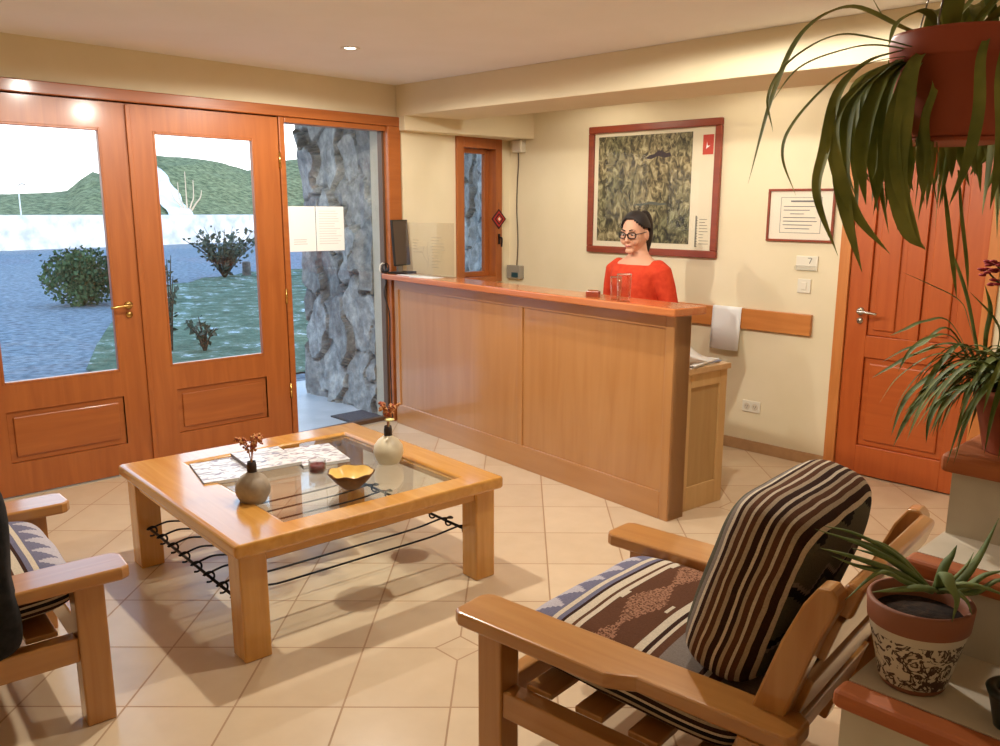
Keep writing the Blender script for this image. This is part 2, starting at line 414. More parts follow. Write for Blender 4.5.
# ================================================================== RECEPTION COUNTER
PH = R(5.6)
cd_ = Vector((-math.cos(PH), math.sin(PH), 0)); cn_ = Vector((-math.sin(PH), -math.cos(PH), 0))  # along (to the left), outward
C0 = Vector((2.666, -1.478, 0))
ct = thing('reception_counter', 'long veneered timber reception counter with a polished top', 'counter', C0, 0)
CM = Matrix(((-cd_.x, -cn_.x, 0, 0), (-cd_.y, -cn_.y, 0, 0), (0, 0, 1, 0), (0, 0, 0, 1)))   # local: x right along front (0 at right end), y inward
LN = 2.60
def cbox(name, d, mat, par=ct, bevel=.003):
    o = box(name, d, mat, par, bevel=bevel); o.matrix_local = CM; return o
bm = nb(); bm_box(bm, -LN, 0, .014, .125, 0, 1.055); o = obj('carcass', bm, CNTW['z'], ct); o.matrix_local = CM
sd = 1.18                              # position of the middle stile measured from the right end
for nm, d in (('plinth_board', (-LN, -.055, 0, .02, 0, .145)), ('top_rail', (-LN, -.055, 0, .02, .985, 1.055)),
              ('stile', (-.055, 0, 0, .125, 0, 1.055)), ('stile', (-sd-.03, -sd+.02, 0, .02, .145, .985)), ('stile', (-LN, -LN+.05, 0, .02, .145, .985))):
    cbox(nm, d, CNTW['z' if nm == 'stile' else 'x'])
cbox('panel', (-sd+.02, -.055, .010, .02, .145, .985), CNTW['z'], bevel=0); cbox('panel', (-LN+.05, -sd-.03, .010, .02, .145, .985), CNTW['z'], bevel=0)
bm = nb(); bm_prism(bm, [(-LN-.045, -.075), (.06, -.075), (.06, .165), (-LN-.045, .165)], 1.055, 1.095)
o = obj('counter_top', bm, SLABW, ct, bevel=.008, bseg=3); o.matrix_local = CM
# lower desk behind, with its end panel
dk = thing('desk_cabinet', 'pale low desk cabinet with a recessed end panel behind the counter', 'cabinet', (2.640, -1.348, 0), -PH)
y1 = .363
box('desk_top', (-1.35, .015, 0.006, y1+.012, .735, .765), wood('desk_top_timber', srgb(190, 150, 104), srgb(204, 164, 116), 'x', .4, .2), dk, bevel=.003)
bm = nb()
box('carcass', (-1.3, -.02, 0.006, y1-.02, 0, .735), CABW['z'], dk)
bm_box(bm, -.02, 0, .006, .07, 0, .735); bm_box(bm, -.02, 0, y1-.06, y1, 0, .735); bm_box(bm, -.02, 0, .07, y1-.06, .66, .735); bm_box(bm, -.02, 0, .07, y1-.06, 0, .13)
obj('end_frame', bm, CABW['z'], dk, bevel=.003)
box('end_panel', (-.019, -.009, .07, y1-.06, .13, .66), wood('end_panel_veneer', srgb(176, 138, 86), srgb(186, 150, 98), 'z', .5, .1), dk)

# ================================================================== FABRICS
def stripes_nodes(N, L, val, stops):
    r = ramp(N, stops, 'CONSTANT'); L.new(val, r.inputs[0]); return r
BEI, BRN, DBR, CRM, GRY, BLU, SAG, BLK = srgb(176, 156, 132), srgb(96, 62, 44), srgb(58, 36, 28), srgb(206, 190, 168), srgb(128, 116, 108), srgb(112, 108, 128), srgb(88, 84, 70), srgb(34, 28, 28)
def kilim(name, mode, hx, hz):
    M, nt, N, L, b = newmat(name)
    tc = N.new('ShaderNodeTexCoord'); sp = N.new('ShaderNodeSeparateXYZ'); L.new(tc.outputs['Object'], sp.inputs[0])
    def M2(op, a, b_=None):
        n = N.new('ShaderNodeMath'); n.operation = op
        for i, q in enumerate((a, b_)):
            if q is None: continue
            if isinstance(q, (int, float)): n.inputs[i].default_value = q
            else: L.new(q, n.inputs[i])
        return n.outputs[0]
    def stair(v, period, amp):      # stepped zigzag
        t = M2('DIVIDE', v, period); f = M2('ABSOLUTE', M2('SUBTRACT', M2('FRACT', t), .5))
        return M2('MULTIPLY', M2('DIVIDE', M2('FLOOR', M2('MULTIPLY', f, 12)), 6), amp)
    X, Y, Z = sp.outputs
    if mode == 'seat':
        band = M2('DIVIDE', M2('ADD', X, hx), 2*hx)
        rT = stripes_nodes(N, L, band, [(0, BLU), (.10, BLU), (.125, CRM), (.145, BLU), (.17, DBR), (.185, CRM), (.225, BRN), (.24, CRM), (.262, BRN), (.50, BRN), (.515, CRM), (.55, DBR), (.57, CRM), (.585, BRN), (.62, GRY), (.78, DBR), (.80, CRM), (.82, BRN), (.86, GRY)])
        # stepped cream teeth and mottled diamonds inside the wide brown band
        d = M2('ABSOLUTE', M2('SUBTRACT', band, .38))
        zz = stair(M2('ADD', Y, .05), .28, .12)
        tooth = M2('GREATER_THAN', d, M2('SUBTRACT', .19, M2('MULTIPLY', zz, .9)))
        inb = M2('LESS_THAN', d, .115)
        tooth = M2('MULTIPLY', tooth, inb)
        dia = M2('MULTIPLY', M2('LESS_THAN', M2('ADD', M2('MULTIPLY', d, 1.1), M2('MULTIPLY', stair(M2('ADD', Y, .19), .28, .12), .7)), .085), inb)
        nz = N.new('ShaderNodeTexNoise'); nz.inputs['Scale'].default_value = 160; L.new(tc.outputs['Object'], nz.inputs['Vector'])
        dia = M2('MULTIPLY', dia, M2('GREATER_THAN', nz.outputs['Fac'], .47))
        m1 = N.new('ShaderNodeMix'); m1.data_type = 'RGBA'; L.new(dia, m1.inputs[0]); L.new(rT.outputs[0], m1.inputs[6]); m1.inputs[7].default_value = srgb(156, 112, 88)
        m2 = N.new('ShaderNodeMix'); m2.data_type = 'RGBA'; L.new(tooth, m2.inputs[0]); L.new(m1.outputs[2], m2.inputs[6]); m2.inputs[7].default_value = CRM
        # pale blue teeth at the front edge
        t2 = M2('MULTIPLY', M2('LESS_THAN', band, M2('ADD', .02, M2('MULTIPLY', stair(Y, .10, .12), .9))), M2('LESS_THAN', band, .12))
        m3 = N.new('ShaderNodeMix'); m3.data_type = 'RGBA'; L.new(t2, m3.inputs[0]); L.new(m2.outputs[2], m3.inputs[6]); m3.inputs[7].default_value = srgb(178, 170, 176)
        zr = M2('DIVIDE', M2('ADD', Z, hz), 2*hz)
        rS = stripes_nodes(N, L, zr, [(0, DBR), (.10, CRM), (.16, DBR), (.26, BEI), (.33, BLK), (.42, CRM), (.47, DBR), (.56, BEI), (.62, BLK), (.7, CRM), (.74, DBR)])
        gm = N.new('ShaderNodeNewGeometry')
        vt = N.new('ShaderNodeVectorTransform'); vt.vector_type = 'NORMAL'; vt.convert_from = 'WORLD'; vt.convert_to = 'OBJECT'; L.new(gm.outputs['Normal'], vt.inputs[0])
        sn = N.new('ShaderNodeSeparateXYZ'); L.new(vt.outputs[0], sn.inputs[0])
        side = M2('LESS_THAN', sn.outputs[2], .42)
        m4 = N.new('ShaderNodeMix'); m4.data_type = 'RGBA'; L.new(side, m4.inputs[0]); L.new(m3.outputs[2], m4.inputs[6]); L.new(rS.outputs[0], m4.inputs[7])
        out = m4.outputs[2]
    else:
        # back cushion: stripes across the thickness, run up the ends and over the top
        w = N.new('ShaderNodeTexNoise'); w.inputs['Scale'].default_value = 7; L.new(tc.outputs['Object'], w.inputs['Vector'])
        xx = M2('ADD', X, M2('MULTIPLY', M2('SUBTRACT', w.outputs['Fac'], .5), .014))
        band = M2('DIVIDE', M2('ADD', xx, hx), 2*hx)
        st = [(0, SAG), (.06, GRY)]
        p = .115
        seq = [(CRM, .028), (DBR, .042), (BEI, .034), (BRN, .052), (CRM, .026), (BRN, .048), (BEI, .040), (DBR, .06)]
        k = 0; seq = [(c_, w_*1.2) for c_, w_ in seq]
        while p < .93:
            c, wd = seq[k % len(seq)]; st.append((p, c)); p += wd; k += 1
        st.append((.93, CRM)); st.append((.952, SAG))
        rT = stripes_nodes(N, L, band, st)
        zg = M2('ADD', M2('ABSOLUTE', M2('SUBTRACT', Z, -.0)), stair(Y, .16, .05))
        mo = M2('FRACT', M2('MULTIPLY', zg, 6.5))
        rB = stripes_nodes(N, L, mo, [(0, SAG), (.45, BLK), (.62, GRY), (.7, SAG)])
        back = M2('GREATER_THAN', band, .952)
        m4 = N.new('ShaderNodeMix'); m4.data_type = 'RGBA'; L.new(back, m4.inputs[0]); L.new(rT.outputs[0], m4.inputs[6]); L.new(rB.outputs[0], m4.inputs[7])
        out = m4.outputs[2]
    # weave
    wv = N.new('ShaderNodeTexNoise'); wv.inputs['Scale'].default_value = 220; wv.inputs['Detail'].default_value = 2; L.new(tc.outputs['Object'], wv.inputs['Vector'])
    hsv = N.new('ShaderNodeHueSaturation'); L.new(out, hsv.inputs['Color'])
    L.new(M2('ADD', .72, M2('MULTIPLY', wv.outputs['Fac'], .56)), hsv.inputs['Value'])
    L.new(hsv.outputs[0], b.inputs['Base Color']); b.inputs['Roughness'].default_value = .95; b.inputs['Specular IOR Level'].default_value = .1
    bp = N.new('ShaderNodeBump'); bp.inputs['Strength'].default_value = .5; bp.inputs['Distance'].default_value = .004
    L.new(wv.outputs['Fac'], bp.inputs['Height']); L.new(bp.outputs[0], b.inputs['Normal'])
    return M

# ================================================================== ARMCHAIRS  (local: faces -x, front at x=0)
def make_chair(label):
    t = thing('armchair', label, 'armchair', group=None)
    for s in (-1, 1):
        # armrest with a notch on its outer edge
        poly = [(0.012, .30), (.03, .29), (.92, .29), (.945, .31), (.945, .385), (.93, .405), (.57, .405), (.535, .425), (.50, .44), (.03, .44), (.005, .425), (.0, .32)]
        poly = [(x, s*y) for x, y in poly]
        bm = nb(); bm_prism(bm, poly if s > 0 else poly[::-1], .452, .492)
        obj('armrest', bm, CHRW['x'], t, bevel=.008, bseg=3)
        bm = nb(); bm_box(bm, .075, .158, s*.335, s*.412, 0, .452) if s > 0 else bm_box(bm, .075, .158, -.412, -.335, 0, .452)
        obj('leg', bm, CHRW['z'], t, bevel=.006)
        a, b2 = sorted((s*.345, s*.405)); bm = nb(); bm_box(bm, .82, .90, a, b2, 0, .452)
        obj('leg', bm, CHRW['z'], t, bevel=.006)
        a, b2 = sorted((s*.35, s*.405)); bm = nb(); bm_box(bm, .158, .82, a, b2, .215, .292)
        obj('side_rail', bm, CHRW['x'], t, bevel=.005)
        # inclined back post (rounded top), a plank in the x-z plane
        a, b2 = sorted((s*.275, s*.335))
        pr = [(x-.010, z-.018) for x, z in ((.72, .17), (.795, .15), (.965, .70), (.995, .775), (.998, .805), (.982, .825), (.955, .822), (.925, .775), (.885, .68))]
        bm = nb(); va = [bm.verts.new((x, a, z)) for x, z in pr]; vb = [bm.verts.new((x, b2, z)) for x, z in pr]
        bm.faces.new(va); bm.faces.new(vb[::-1])
        for i in range(len(pr)): bm.faces.new((va[i], va[(i+1) % len(pr)], vb[(i+1) % len(pr)], vb[i]))
        obj('back_post', bm, CHRW['z'], t, bevel=.007)
    bm = nb(); bm_box(bm, .09, .14, -.335, .335, .20, .30); obj('front_rail', bm, CHRW['y'], t, bevel=.005)
    for x in (.20, .36, .52, .68):
        bm = nb(); bm_box(bm, x, x+.085, -.355, .355, .292, .310); obj('seat_slat', bm, CHRW['y'], t, bevel=.004)
    tilt = Matrix.Translation((.870, 0, .408)) @ Matrix.Rotation(R(17.5), 4, 'Y')
    for z0 in (-.10, .06, .22):
        bm = nb(); bm_box(bm, -.012, .014, -.275, .275, z0, z0+.105, tilt); obj('back_slat', bm, CHRW['y'], t, bevel=.004)
    bm = nb(); bm_box(bm, -.014, .026, -.275, .275, .335, .412, tilt); obj('top_rail', bm, CHRW['y'], t, bevel=.012, bseg=3)
    return t
def pillow_bm(hx, hy, hz, axis, puff, n=14, lump=.006, seed=0, pinch=.78):
    """rounded block cushion, half sizes; thin axis pillowed"""
    bm = nb()
    ret = bmesh.ops.create_cube(bm, size=2)
    bmesh.ops.subdivide_edges(bm, edges=bm.edges, cuts=n, use_grid_fill=True)
    H = [hx, hy, hz]; ax = 'xyz'.index(axis); oth = [i for i in range(3) if i != ax]
    for v in bm.verts:
        c = [v.co[0], v.co[1], v.co[2]]
        u, w = c[oth[0]], c[oth[1]]
        k = max(0, 1-u**4)*max(0, 1-w**4)
        th = pinch + (1-pinch)*k**.45 + puff*max(0, (1-u*u)*(1-w*w))
        # round the rim and outline
        p = 8.0
        q = (abs(u)**p+abs(w)**p)**(1/p)
        sc = max(abs(u), abs(w))/q if q > 0 else 1
        rim = 1-.10*(abs(c[ax])**3)*(max(abs(u), abs(w))**6)
        o = [0, 0, 0]
        o[oth[0]] = u*sc*rim*H[oth[0]]; o[oth[1]] = w*sc*rim*H[oth[1]]; o[ax] = c[ax]*th*H[ax]
        P = Vector(o)
        nn = mnoise.noise_vector(P*7+Vector((seed, 3, 1)))
        v.co = P + nn*lump
    return bm
KS = kilim('kilim_seat', 'seat', .33, .07); KB = kilim('kilim_back', 'back', .105, .25)
chR = make_chair('pine armchair in the foreground seen from behind, with a tall striped back cushion')
chR.location = (3.348, -3.081, 0); chR.rotation_euler = (0, 0, R(5.0))
chL = dup(chR); chL['label'] = 'pine armchair cut off at the left edge, black jacket over its arm'
chL.location = (2.06, -3.975, 0); chL.rotation_euler = (0, 0, R(-94.8))
chR['group'] = chL['group'] = 'pine armchairs around the coffee table'
def place_cushion(name, label, bm, mat, chair, M, group):
    o = obj(name, bm, mat, None, smooth=True, subsurf=1)
    o.matrix_world = Matrix.Translation(chair.location) @ Matrix.Rotation(chair.rotation_euler.z, 4, 'Z') @ M
    return tag(o, label, 'cushion', group)
def seatc(seed): return pillow_bm(.345, .325, .074, 'z', .28, seed=seed, pinch=.8)
MS = Matrix.Translation((.455, 0, .392)) @ Matrix.Rotation(R(3), 4, 'Y')
place_cushion('seat_cushion', 'patterned woven seat cushion on the foreground armchair', seatc(1), KS, chR, MS, 'woven cushions on the armchairs')
place_cushion('seat_cushion', 'patterned woven seat cushion on the armchair at the left edge', seatc(5), KS, chL, MS, 'woven cushions on the armchairs')
MB_ = Matrix.Translation((.735, -.005, .685)) @ Matrix.Rotation(R(17), 4, 'Y')
place_cushion('back_cushion', 'tall brown and cream striped back cushion on the foreground armchair', pillow_bm(.108, .262, .238, 'x', .14, seed=9, pinch=.80), KB, chR, MB_, 'woven cushions on the armchairs')
place_cushion('back_cushion', 'striped back cushion of the armchair at the left edge', pillow_bm(.108, .262, .238, 'x', .14, seed=12, pinch=.80), KB, chL, MB_, 'woven cushions on the armchairs')
# black jacket over the near arm of the left chair: a folded cloth hanging either side
bm = nb()
JL = Matrix.Translation(chL.location) @ Matrix.Rotation(chL.rotation_euler.z, 4, 'Z')
rings = []
for i, (x, sx) in enumerate(((.298, .6), (.31, .93), (.345, 1.02), (.45, 1.10), (.62, 1.12), (.75, 1.06), (.81, .95), (.83, .6))):
    pr = [(.47, .31), (.485, .45), (.488, .55), (.482, .68), (.46, .80), (.40, .85), (.31, .79), (.27, .6), (.272, .50), (.285, .497), (.31, .497), (.40, .497), (.445, .497), (.452, .48), (.45, .42), (.445, .32)]
    cy_, cz_ = .38, .52
    rings.append([JL @ Vector((x + .02*math.sin(z*9+y*5)+(.75-z)*.03, cy_+(y-cy_)*(1 if sx >= .9 else .85) + .006*math.sin(x*40+z*14), cz_+(z-cz_)*sx*(1+.04*math.sin(x*17)))) for y, z in pr])
bm_loft(bm, rings)
jk = obj('jacket', bm, noisy('black_cloth', srgb(22, 20, 20), srgb(34, 31, 31), 40, .9, .3), None, smooth=True, subsurf=2)
tag(jk, 'black jacket draped over the arm of the left armchair', 'jacket')
for (x, y, z) in ((.35, .495, .66), (.35, .499, .54), (.35, .497, .42)):
    bm = nb(); bm_sph(bm, JL @ Vector((x+.05, y-.012, z)), .007, 10); o = obj('button', bm, plain('button_grey', srgb(120, 118, 116), .3), jk, smooth=True)

# ================================================================== COFFEE TABLE
TZ = .45
tb = thing('coffee_table', 'square pine coffee table with an inset glass top and iron rod shelf', 'table', (1.912, -3.062, 0), R(-3.4))
hx, hy = .608, .584
ox0, ox1, oy0, oy1 = -.445, .495, -.345, .435      # glass opening
bm = nb()
out = [(-hx, -hy), (hx, -hy), (hx, hy), (-hx, hy)]; inn = [(ox0, oy0), (ox1, oy0), (ox1, oy1), (ox0, oy1)]
vo = {z: [bm.verts.new((x, y, z)) for x, y in out] for z in (TZ-.052, TZ)}; vi = {z: [bm.verts.new((x, y, z)) for x, y in inn] for z in (TZ-.052, TZ)}
for i in range(4):
    j = (i+1) % 4; a, b = TZ-.052, TZ
    bm.faces.new((vo[b][i], vo[b][j], vi[b][j], vi[b][i])); bm.faces.new((vo[a][j], vo[a][i], vi[a][i], vi[a][j]))
    bm.faces.new((vo[a][i], vo[a][j], vo[b][j], vo[b][i])); bm.faces.new((vi[a][j], vi[a][i], vi[b][i], vi[b][j]))
obj('tabletop_frame', bm, TABW['x'], tb, bevel=.014, bseg=4)
bm = nb(); s = .012
bm_box(bm, ox0-.0, ox0+s, oy0, oy1, TZ-.032, TZ-.018); bm_box(bm, ox1-s, ox1, oy0, oy1, TZ-.032, TZ-.018); bm_box(bm, ox0+s, ox1-s, oy0, oy0+s, TZ-.032, TZ-.018); bm_box(bm, ox0+s, ox1-s, oy1-s, oy1, TZ-.032, TZ-.018)
obj('glass_ledge', bm, TABW['x'], tb)
box('glass_top', (ox0+.001, ox1-.001, oy0+.001, oy1-.001, TZ-.018, TZ-.008), TGLASS, tb)
lx, ly, lw = .576, .560, .10
for sx in (-1, 1):
    for sy in (-1, 1):
        a = sorted((sx*lx, sx*(lx-lw))); b = sorted((sy*ly, sy*(ly-lw)))
        box('leg', (a[0], a[1], b[0], b[1], 0, TZ-.052), TABW['z'], tb, bevel=.007)
ap = .05
for sy in (-1, 1):
    b = sorted((sy*(ly-.012), sy*(ly-.045))); box('apron', (-lx+lw, lx-lw, b[0], b[1], TZ-.092, TZ-.052), TABW['x'], tb)
for sx in (-1, 1):
    a = sorted((sx*(lx-.012), sx*(lx-.045))); box('apron', (a[0], a[1], -ly+lw, ly-lw, TZ-.092, TZ-.052), TABW['y'], tb)
ZR = .19
for sy in (-1, 1):
    bm = nb(); bm_tube(bm, [(-lx+lw-.005, sy*(ly-.045), ZR-.012), (lx-lw+.005, sy*(ly-.045), ZR-.012)], .006, 10); obj('crossbar', bm, IRON, tb, smooth=True)
for k in range(8):
    x = -.43 + k*.86/7; bm = nb()
    y0 = -(ly-.045); y1 = -y0
    hook = lambda y, s: [(x+.028, y-s*.075, ZR+.03), (x+.030, y-s*.045, ZR+.012)]
    pts = []
    for a in range(0, 300, 30):                      # curled end round the bar
        th = R(150-a); pts.append((x+.004*a/300, y0-.004+.020*math.cos(th), ZR-.010+.020*math.sin(th)))
    pts = pts[::-1]
    body = [(x, y0+.03, ZR+.012), (x, y0+.07, ZR+.016), (x, y0+.13, ZR+.004), (x, y0+.2, ZR), (x, 0, ZR), (x, y1-.2, ZR), (x, y1-.07, ZR+.010), (x, y1-.03, ZR+.012)]
    pe = []
    for a in range(0, 300, 30):
        th = R(30+a); pe.append((x, y1+.004+.020*math.cos(th) , ZR-.010+.020*math.sin(th)))
    bm_tube(bm, crom(pts+body+pe, 4), .0042, 8)
    obj('shelf_rod', bm, IRON, tb, smooth=True)

# ---- things on the table
GZ = TZ-.0074
def sprig(bm, base, h, n, rr, spread):
    for k in range(n):
        a = rr.uniform(0, 6.28); s = rr.uniform(.3, 1)*spread
        p = [base, base+Vector((math.cos(a)*s*.25, math.sin(a)*s*.25, h*.45)), base+Vector((math.cos(a)*s*.8, math.sin(a)*s*.8, h*rr.uniform(.75, 1))), base+Vector((math.cos(a)*s*1.35, math.sin(a)*s*1.35, h*rr.uniform(.7, .95)))]
        pts = crom(p, 6); bm_tube(bm, pts, .0015, 5)
        for q in pts[7:]:
            for _ in range(3):
                o = Vector((rr.uniform(-1, 1), rr.uniform(-1, 1), rr.uniform(-1, 1)))*.007
                bm_sph(bm, q+o, rr.uniform(.003, .0058), 6)
def vase(label, loc, r, h, mat, flower, seed, lean):
    t = thing('vase', label, 'vase', loc, group='small round vases on the coffee table')
    bm = nb(); n = .016
    bm_lathe(bm, [(0, 0), (r*.62, 0), (r*.72, .004), (r*.95, h*.28), (r, h*.45), (r*.93, h*.66), (r*.68, h*.86), (n*1.5, h*.97), (n, h*1.03), (n, h*1.08), (n*.8, h*1.08), (n*.75, h*1.0), (0, h*.98)], 36)
    obj('vase_body', bm, mat, t, smooth=True)
    bm = nb(); bm_lathe(bm, [(n*.78, h*1.0), (n*1.12, h*1.0), (n*1.12, h*1.22), (n*.98, h*1.36), (n*.8, h*1.36), (n*.76, h*1.1)], 20)
    obj('vase_neck', bm, plain('dark_neck', srgb(52, 34, 28), .6), t, smooth=True)
    rr = random.Random(seed); bm = nb(); sprig(bm, Vector((0, 0, h*1.25)), .115, 8, rr, .045)
    for f in bm.faces: f.smooth = True
    obj('dried_flowers', bm, flower, t)
    return t
RED = noisy('dried_flower_red', srgb(150, 60, 50), srgb(206, 150, 96), 60, .9, 0)
vase('small round grey stone vase nearer the left end of the table', (2.10, -3.41, GZ), .066, .118, noisy('stone_glaze', srgb(150, 134, 116), srgb(176, 160, 138), 18, .45, .1), RED, 3, 0)
v2 = vase('small round pale beige vase at the right end of the table', (2.045, -2.735, GZ), .066, .125, noisy('beige_glaze', srgb(214, 200, 170), srgb(224, 212, 186), 10, .35, .05), RED, 8, 0)
bm = nb(); 
for k in range(5):
    a = k*1.25; c = Vector((.03, -.012, .205)); bm_sph(bm, c+Vector((math.cos(a)*.011, math.sin(a)*.011, 0)), (.011, .011, .005), 8)
bm_tube(bm, [(0, 0, .15), (.02, -.006, .18), (.03, -.012, .203)], .0015, 6)
obj('pale_flower', bm, plain('cream_petal', srgb(232, 218, 150), .8), v2, smooth=True)
# bowl
bw = thing('bowl', 'wavy rimmed brown bowl with golden inside', 'bowl', (2.215, -3.045, GZ))
bm = nb(); seg = 40; prof_o = [(.0, .0), (.035, .0), (.04, .006), (.062, .03), (.082, .058), (.094, .078)]; prof_i = [(.088, .079), (.075, .056), (.054, .03), (.03, .016), (0, .014)]
def wavy(bm, prof):
    rings = []
    for r, z in prof:
        if r == 0: rings.append([bm.verts.new((0, 0, z))]); continue
        rings.append([bm.verts.new((r*(1+.02*math.sin(9*a)*(z/.08)**2)*math.cos(a), r*(1+.02*math.sin(9*a)*(z/.08)**2)*math.sin(a), z*.85+.0035*math.sin(7*a+1)*(z/.08)**2)) for a in [2*math.pi*k/seg for k in range(seg)]])
    for a, b in zip(rings, rings[1:]):
        for k in range(seg):
            k2 = (k+1) % seg
            if len(a) == 1: bm.faces.new((a[0], b[k2], b[k]))
            elif len(b) == 1: bm.faces.new((a[k], a[k2], b[0]))
            else: bm.faces.new((a[k], a[k2], b[k2], b[k]))
wavy(bm, prof_o+prof_i[:1]); obj('bowl_outside', bm, noisy('bark_brown', srgb(92, 58, 28), srgb(128, 84, 40), 25, .5, .2), bw, smooth=True)
bm = nb(); wavy(bm, [(.0885, .0792)]+prof_i[1:]); obj('bowl_inside', bm, noisy('golden_wood', srgb(222, 180, 96), srgb(238, 204, 128), 14, .3, .05), bw, smooth=True)
# candle jar
cj = thing('candle_jar', 'small squat jar with dark red candle beside the bowl', 'candle', (1.945, -3.035, GZ))
bm = nb(); bm_lathe(bm, [(0, 0), (.034, 0), (.037, .004), (.037, .055), (.0345, .055), (.0345, .006), (0, .006)], 28); obj('jar', bm, CLEAR, cj, smooth=True)
bm = nb(); bm_lathe(bm, [(0, .0065), (.034, .0065), (.034, .036), (.030, .035), (0, .034)], 28); obj('wax', bm, plain('red_wax', srgb(110, 24, 30), .4), cj, smooth=True)
bm = nb(); bm_tube(bm, [(0, 0, .034), (.001, 0, .045)], .0012, 6); obj('wick', bm, BLACK, cj)
# leaflets
def cover(name, c):
    M, nt, N, L, b = newmat(name)
    tc = N.new('ShaderNodeTexCoord'); n1 = N.new('ShaderNodeTexNoise'); n1.inputs['Scale'].default_value = 15; n1.inputs['Detail'].default_value = 8; n1.inputs['Distortion'].default_value = 1.2
    mp = N.new('ShaderNodeMapping'); mp.inputs['Scale'].default_value = (1, 2.6, 1); L.new(tc.outputs['Object'], mp.inputs[0]); L.new(mp.outputs[0], n1.inputs['Vector'])
    r = ramp(N, [(.0, c), (.34, c), (.43, srgb(160, 150, 158)), (.48, srgb(226, 222, 220)), (1, srgb(240, 236, 232))]); L.new(n1.outputs['Fac'], r.inputs[0]); L.new(r.outputs[0], b.inputs['Base Color']); b.inputs['Roughness'].default_value = .3
    return M
def leaflet(label, cx, cy, rz, z, mat):
    t = thing('booklet', label, 'booklet', (cx, cy, z), rz, group='picture booklets on the coffee table')
    box('pages', (-.104, .104, -.148, .148, 0, .012), PAPER, t)
    box('cover', (-.106, .106, -.15, .15, .012, .0135), mat, t)
    bm = nb(); bm_box(bm, -.106, .106, -.15, .15, -.0005, .0005); bm_box(bm, -.1075, -.1055, -.15, .15, 0, .0135)
    obj('back_cover', bm, plain('cover_edge', srgb(120, 110, 112), .5), t)
    return t
leaflet('pale picture booklet at the left end of the booklet row', 1.675, -3.325, R(76), GZ+.001, cover('cover_a', srgb(120, 86, 96)))
leaflet('bluish picture booklet in the middle of the booklet row', 1.685, -3.13, R(81), GZ+.016, cover('cover_b', srgb(90, 110, 140)))
leaflet('reddish picture booklet near the far corner of the table', 1.745, -2.915, R(76), GZ+.001, cover('cover_c', srgb(140, 90, 86)))

# ================================================================== THINGS ON AND ABOUT THE COUNTER
def onctr(s, d, z=1.095):
    p = C0 + cd_*s + (-cn_)*d; return Vector((p.x, p.y, z))
# screen
sc = thing('screen', 'small dark flat screen on a stand at the left end of the counter', 'screen', (.10, -1.165, 1.095), R(22))
bm = nb(); T = Matrix.Translation((0, 0, .20)) @ Matrix.Rotation(R(-4), 4, 'Y'); bm_box(bm, -.018, .0, -.105, .105, -.145, .175, T); obj('housing', bm, BLACK, sc, bevel=.005)
bm = nb(); bm_box(bm, .0003, .0018, -.098, .098, -.135, .167, T); obj('display', bm, plain('dark_display', srgb(74, 58, 50), .3), sc)
bm = nb(); bm_box(bm, -.03, -.012, -.03, .03, .01, .15); obj('neck', bm, plain('silver_plastic', srgb(150, 146, 142), .4, .3), sc, bevel=.003)
bm = nb(); bm_box(bm, -.07, .07, -.085, .085, 0, .012); obj('base', bm, BLACK, sc, bevel=.005)
# coiled lead beside the screen
cb = thing('coiled_cable', 'black and white coiled lead left of the dark screen', 'cable', (.045, -1.30, 1.095))
bm = nb(); pts = []
for k in range(60):
    a = k*.42; pts.append((.0+.012*math.sin(a*.37), .030*math.cos(a)+.0005*k, .040+.032*math.sin(a)))
bm_tube(bm, pts, .0042, 6); obj('lead', bm, BLACK, cb, smooth=True)
bm = nb(); bm_tube(bm, [(.012, -.02+.0, .006), (.012, -.03, .03), (.012, -.024, .062), (.012, -.006, .074), (.012, .012, .07)], .005, 8); obj('clip', bm, plain('pale_clip', srgb(214, 210, 202), .4), cb, smooth=True)
bm = nb(); q = onctr(LN-.03, -.01)
tag(obj('power_lead', (lambda b: (bm_tube(b, crom([(.035, -1.255, 1.05), (.02, -1.27, .95), (.05, -1.25, .80), (.03, -1.24, .5), (.035, -1.235, .01)], 8), .004, 6), b)[1])(bm), BLACK, None, smooth=True), 'thin black lead hanging from the left end of the counter top', 'cable')
# clear acrylic stand with papers
ac = thing('acrylic_sign_holder', 'clear acrylic sheet with faint print standing on the counter', 'sign holder', onctr(2.24, .07), R(8))
bm = nb(); bm_box(bm, -.22, .22, -.002, .002, 0, .36); obj('sheet', bm, CLEAR, ac)
bm = nb(); bm_box(bm, -.22, .22, -.045, .045, 0, .003); obj('foot', bm, CLEAR, ac)
bm = nb(); rr = random.Random(4)
for k in range(11):
    z = .06+.02*k; w = rr.uniform(.05, .13); bm_box(bm, .02, .02+w, -.0027, -.0021, z, z+.0025)
for k in range(5):
    z = .24-.02*k; bm_box(bm, -.15, -.15+rr.uniform(.03, .09), -.0027, -.0021, z, z+.0025)
bm_tube(bm, crom([(-.02, -.0024, .05), (-.012, -.0024, .12), (-.022, -.0024, .17), (-.012, -.0024, .23)], 5), .0006, 5)
bm_tube(bm, crom([(-.02, -.0024, .09), (-.06, -.0024, .15), (-.05, -.0024, .2)], 5), .0006, 5)
obj('printed_lines', bm, plain('faint_print', srgb(150, 132, 112), .9), ac)
for k, (s_, d_, a) in enumerate(((2.17, -.005, 8), (2.36, .0, -6))):
    t = box('paper_sheet', (-.105, .105, -.06, .06, 0, .0012), PAPER); t.location = onctr(s_, d_, 1.0955); t.rotation_euler = (0, 0, R(a))
    tag(t, ['white paper sheet lying in front of the acrylic holder, nearer the window', 'white paper sheet lying in front of the acrylic holder, nearer the screen'][k], 'paper', 'loose sheets on the counter top')
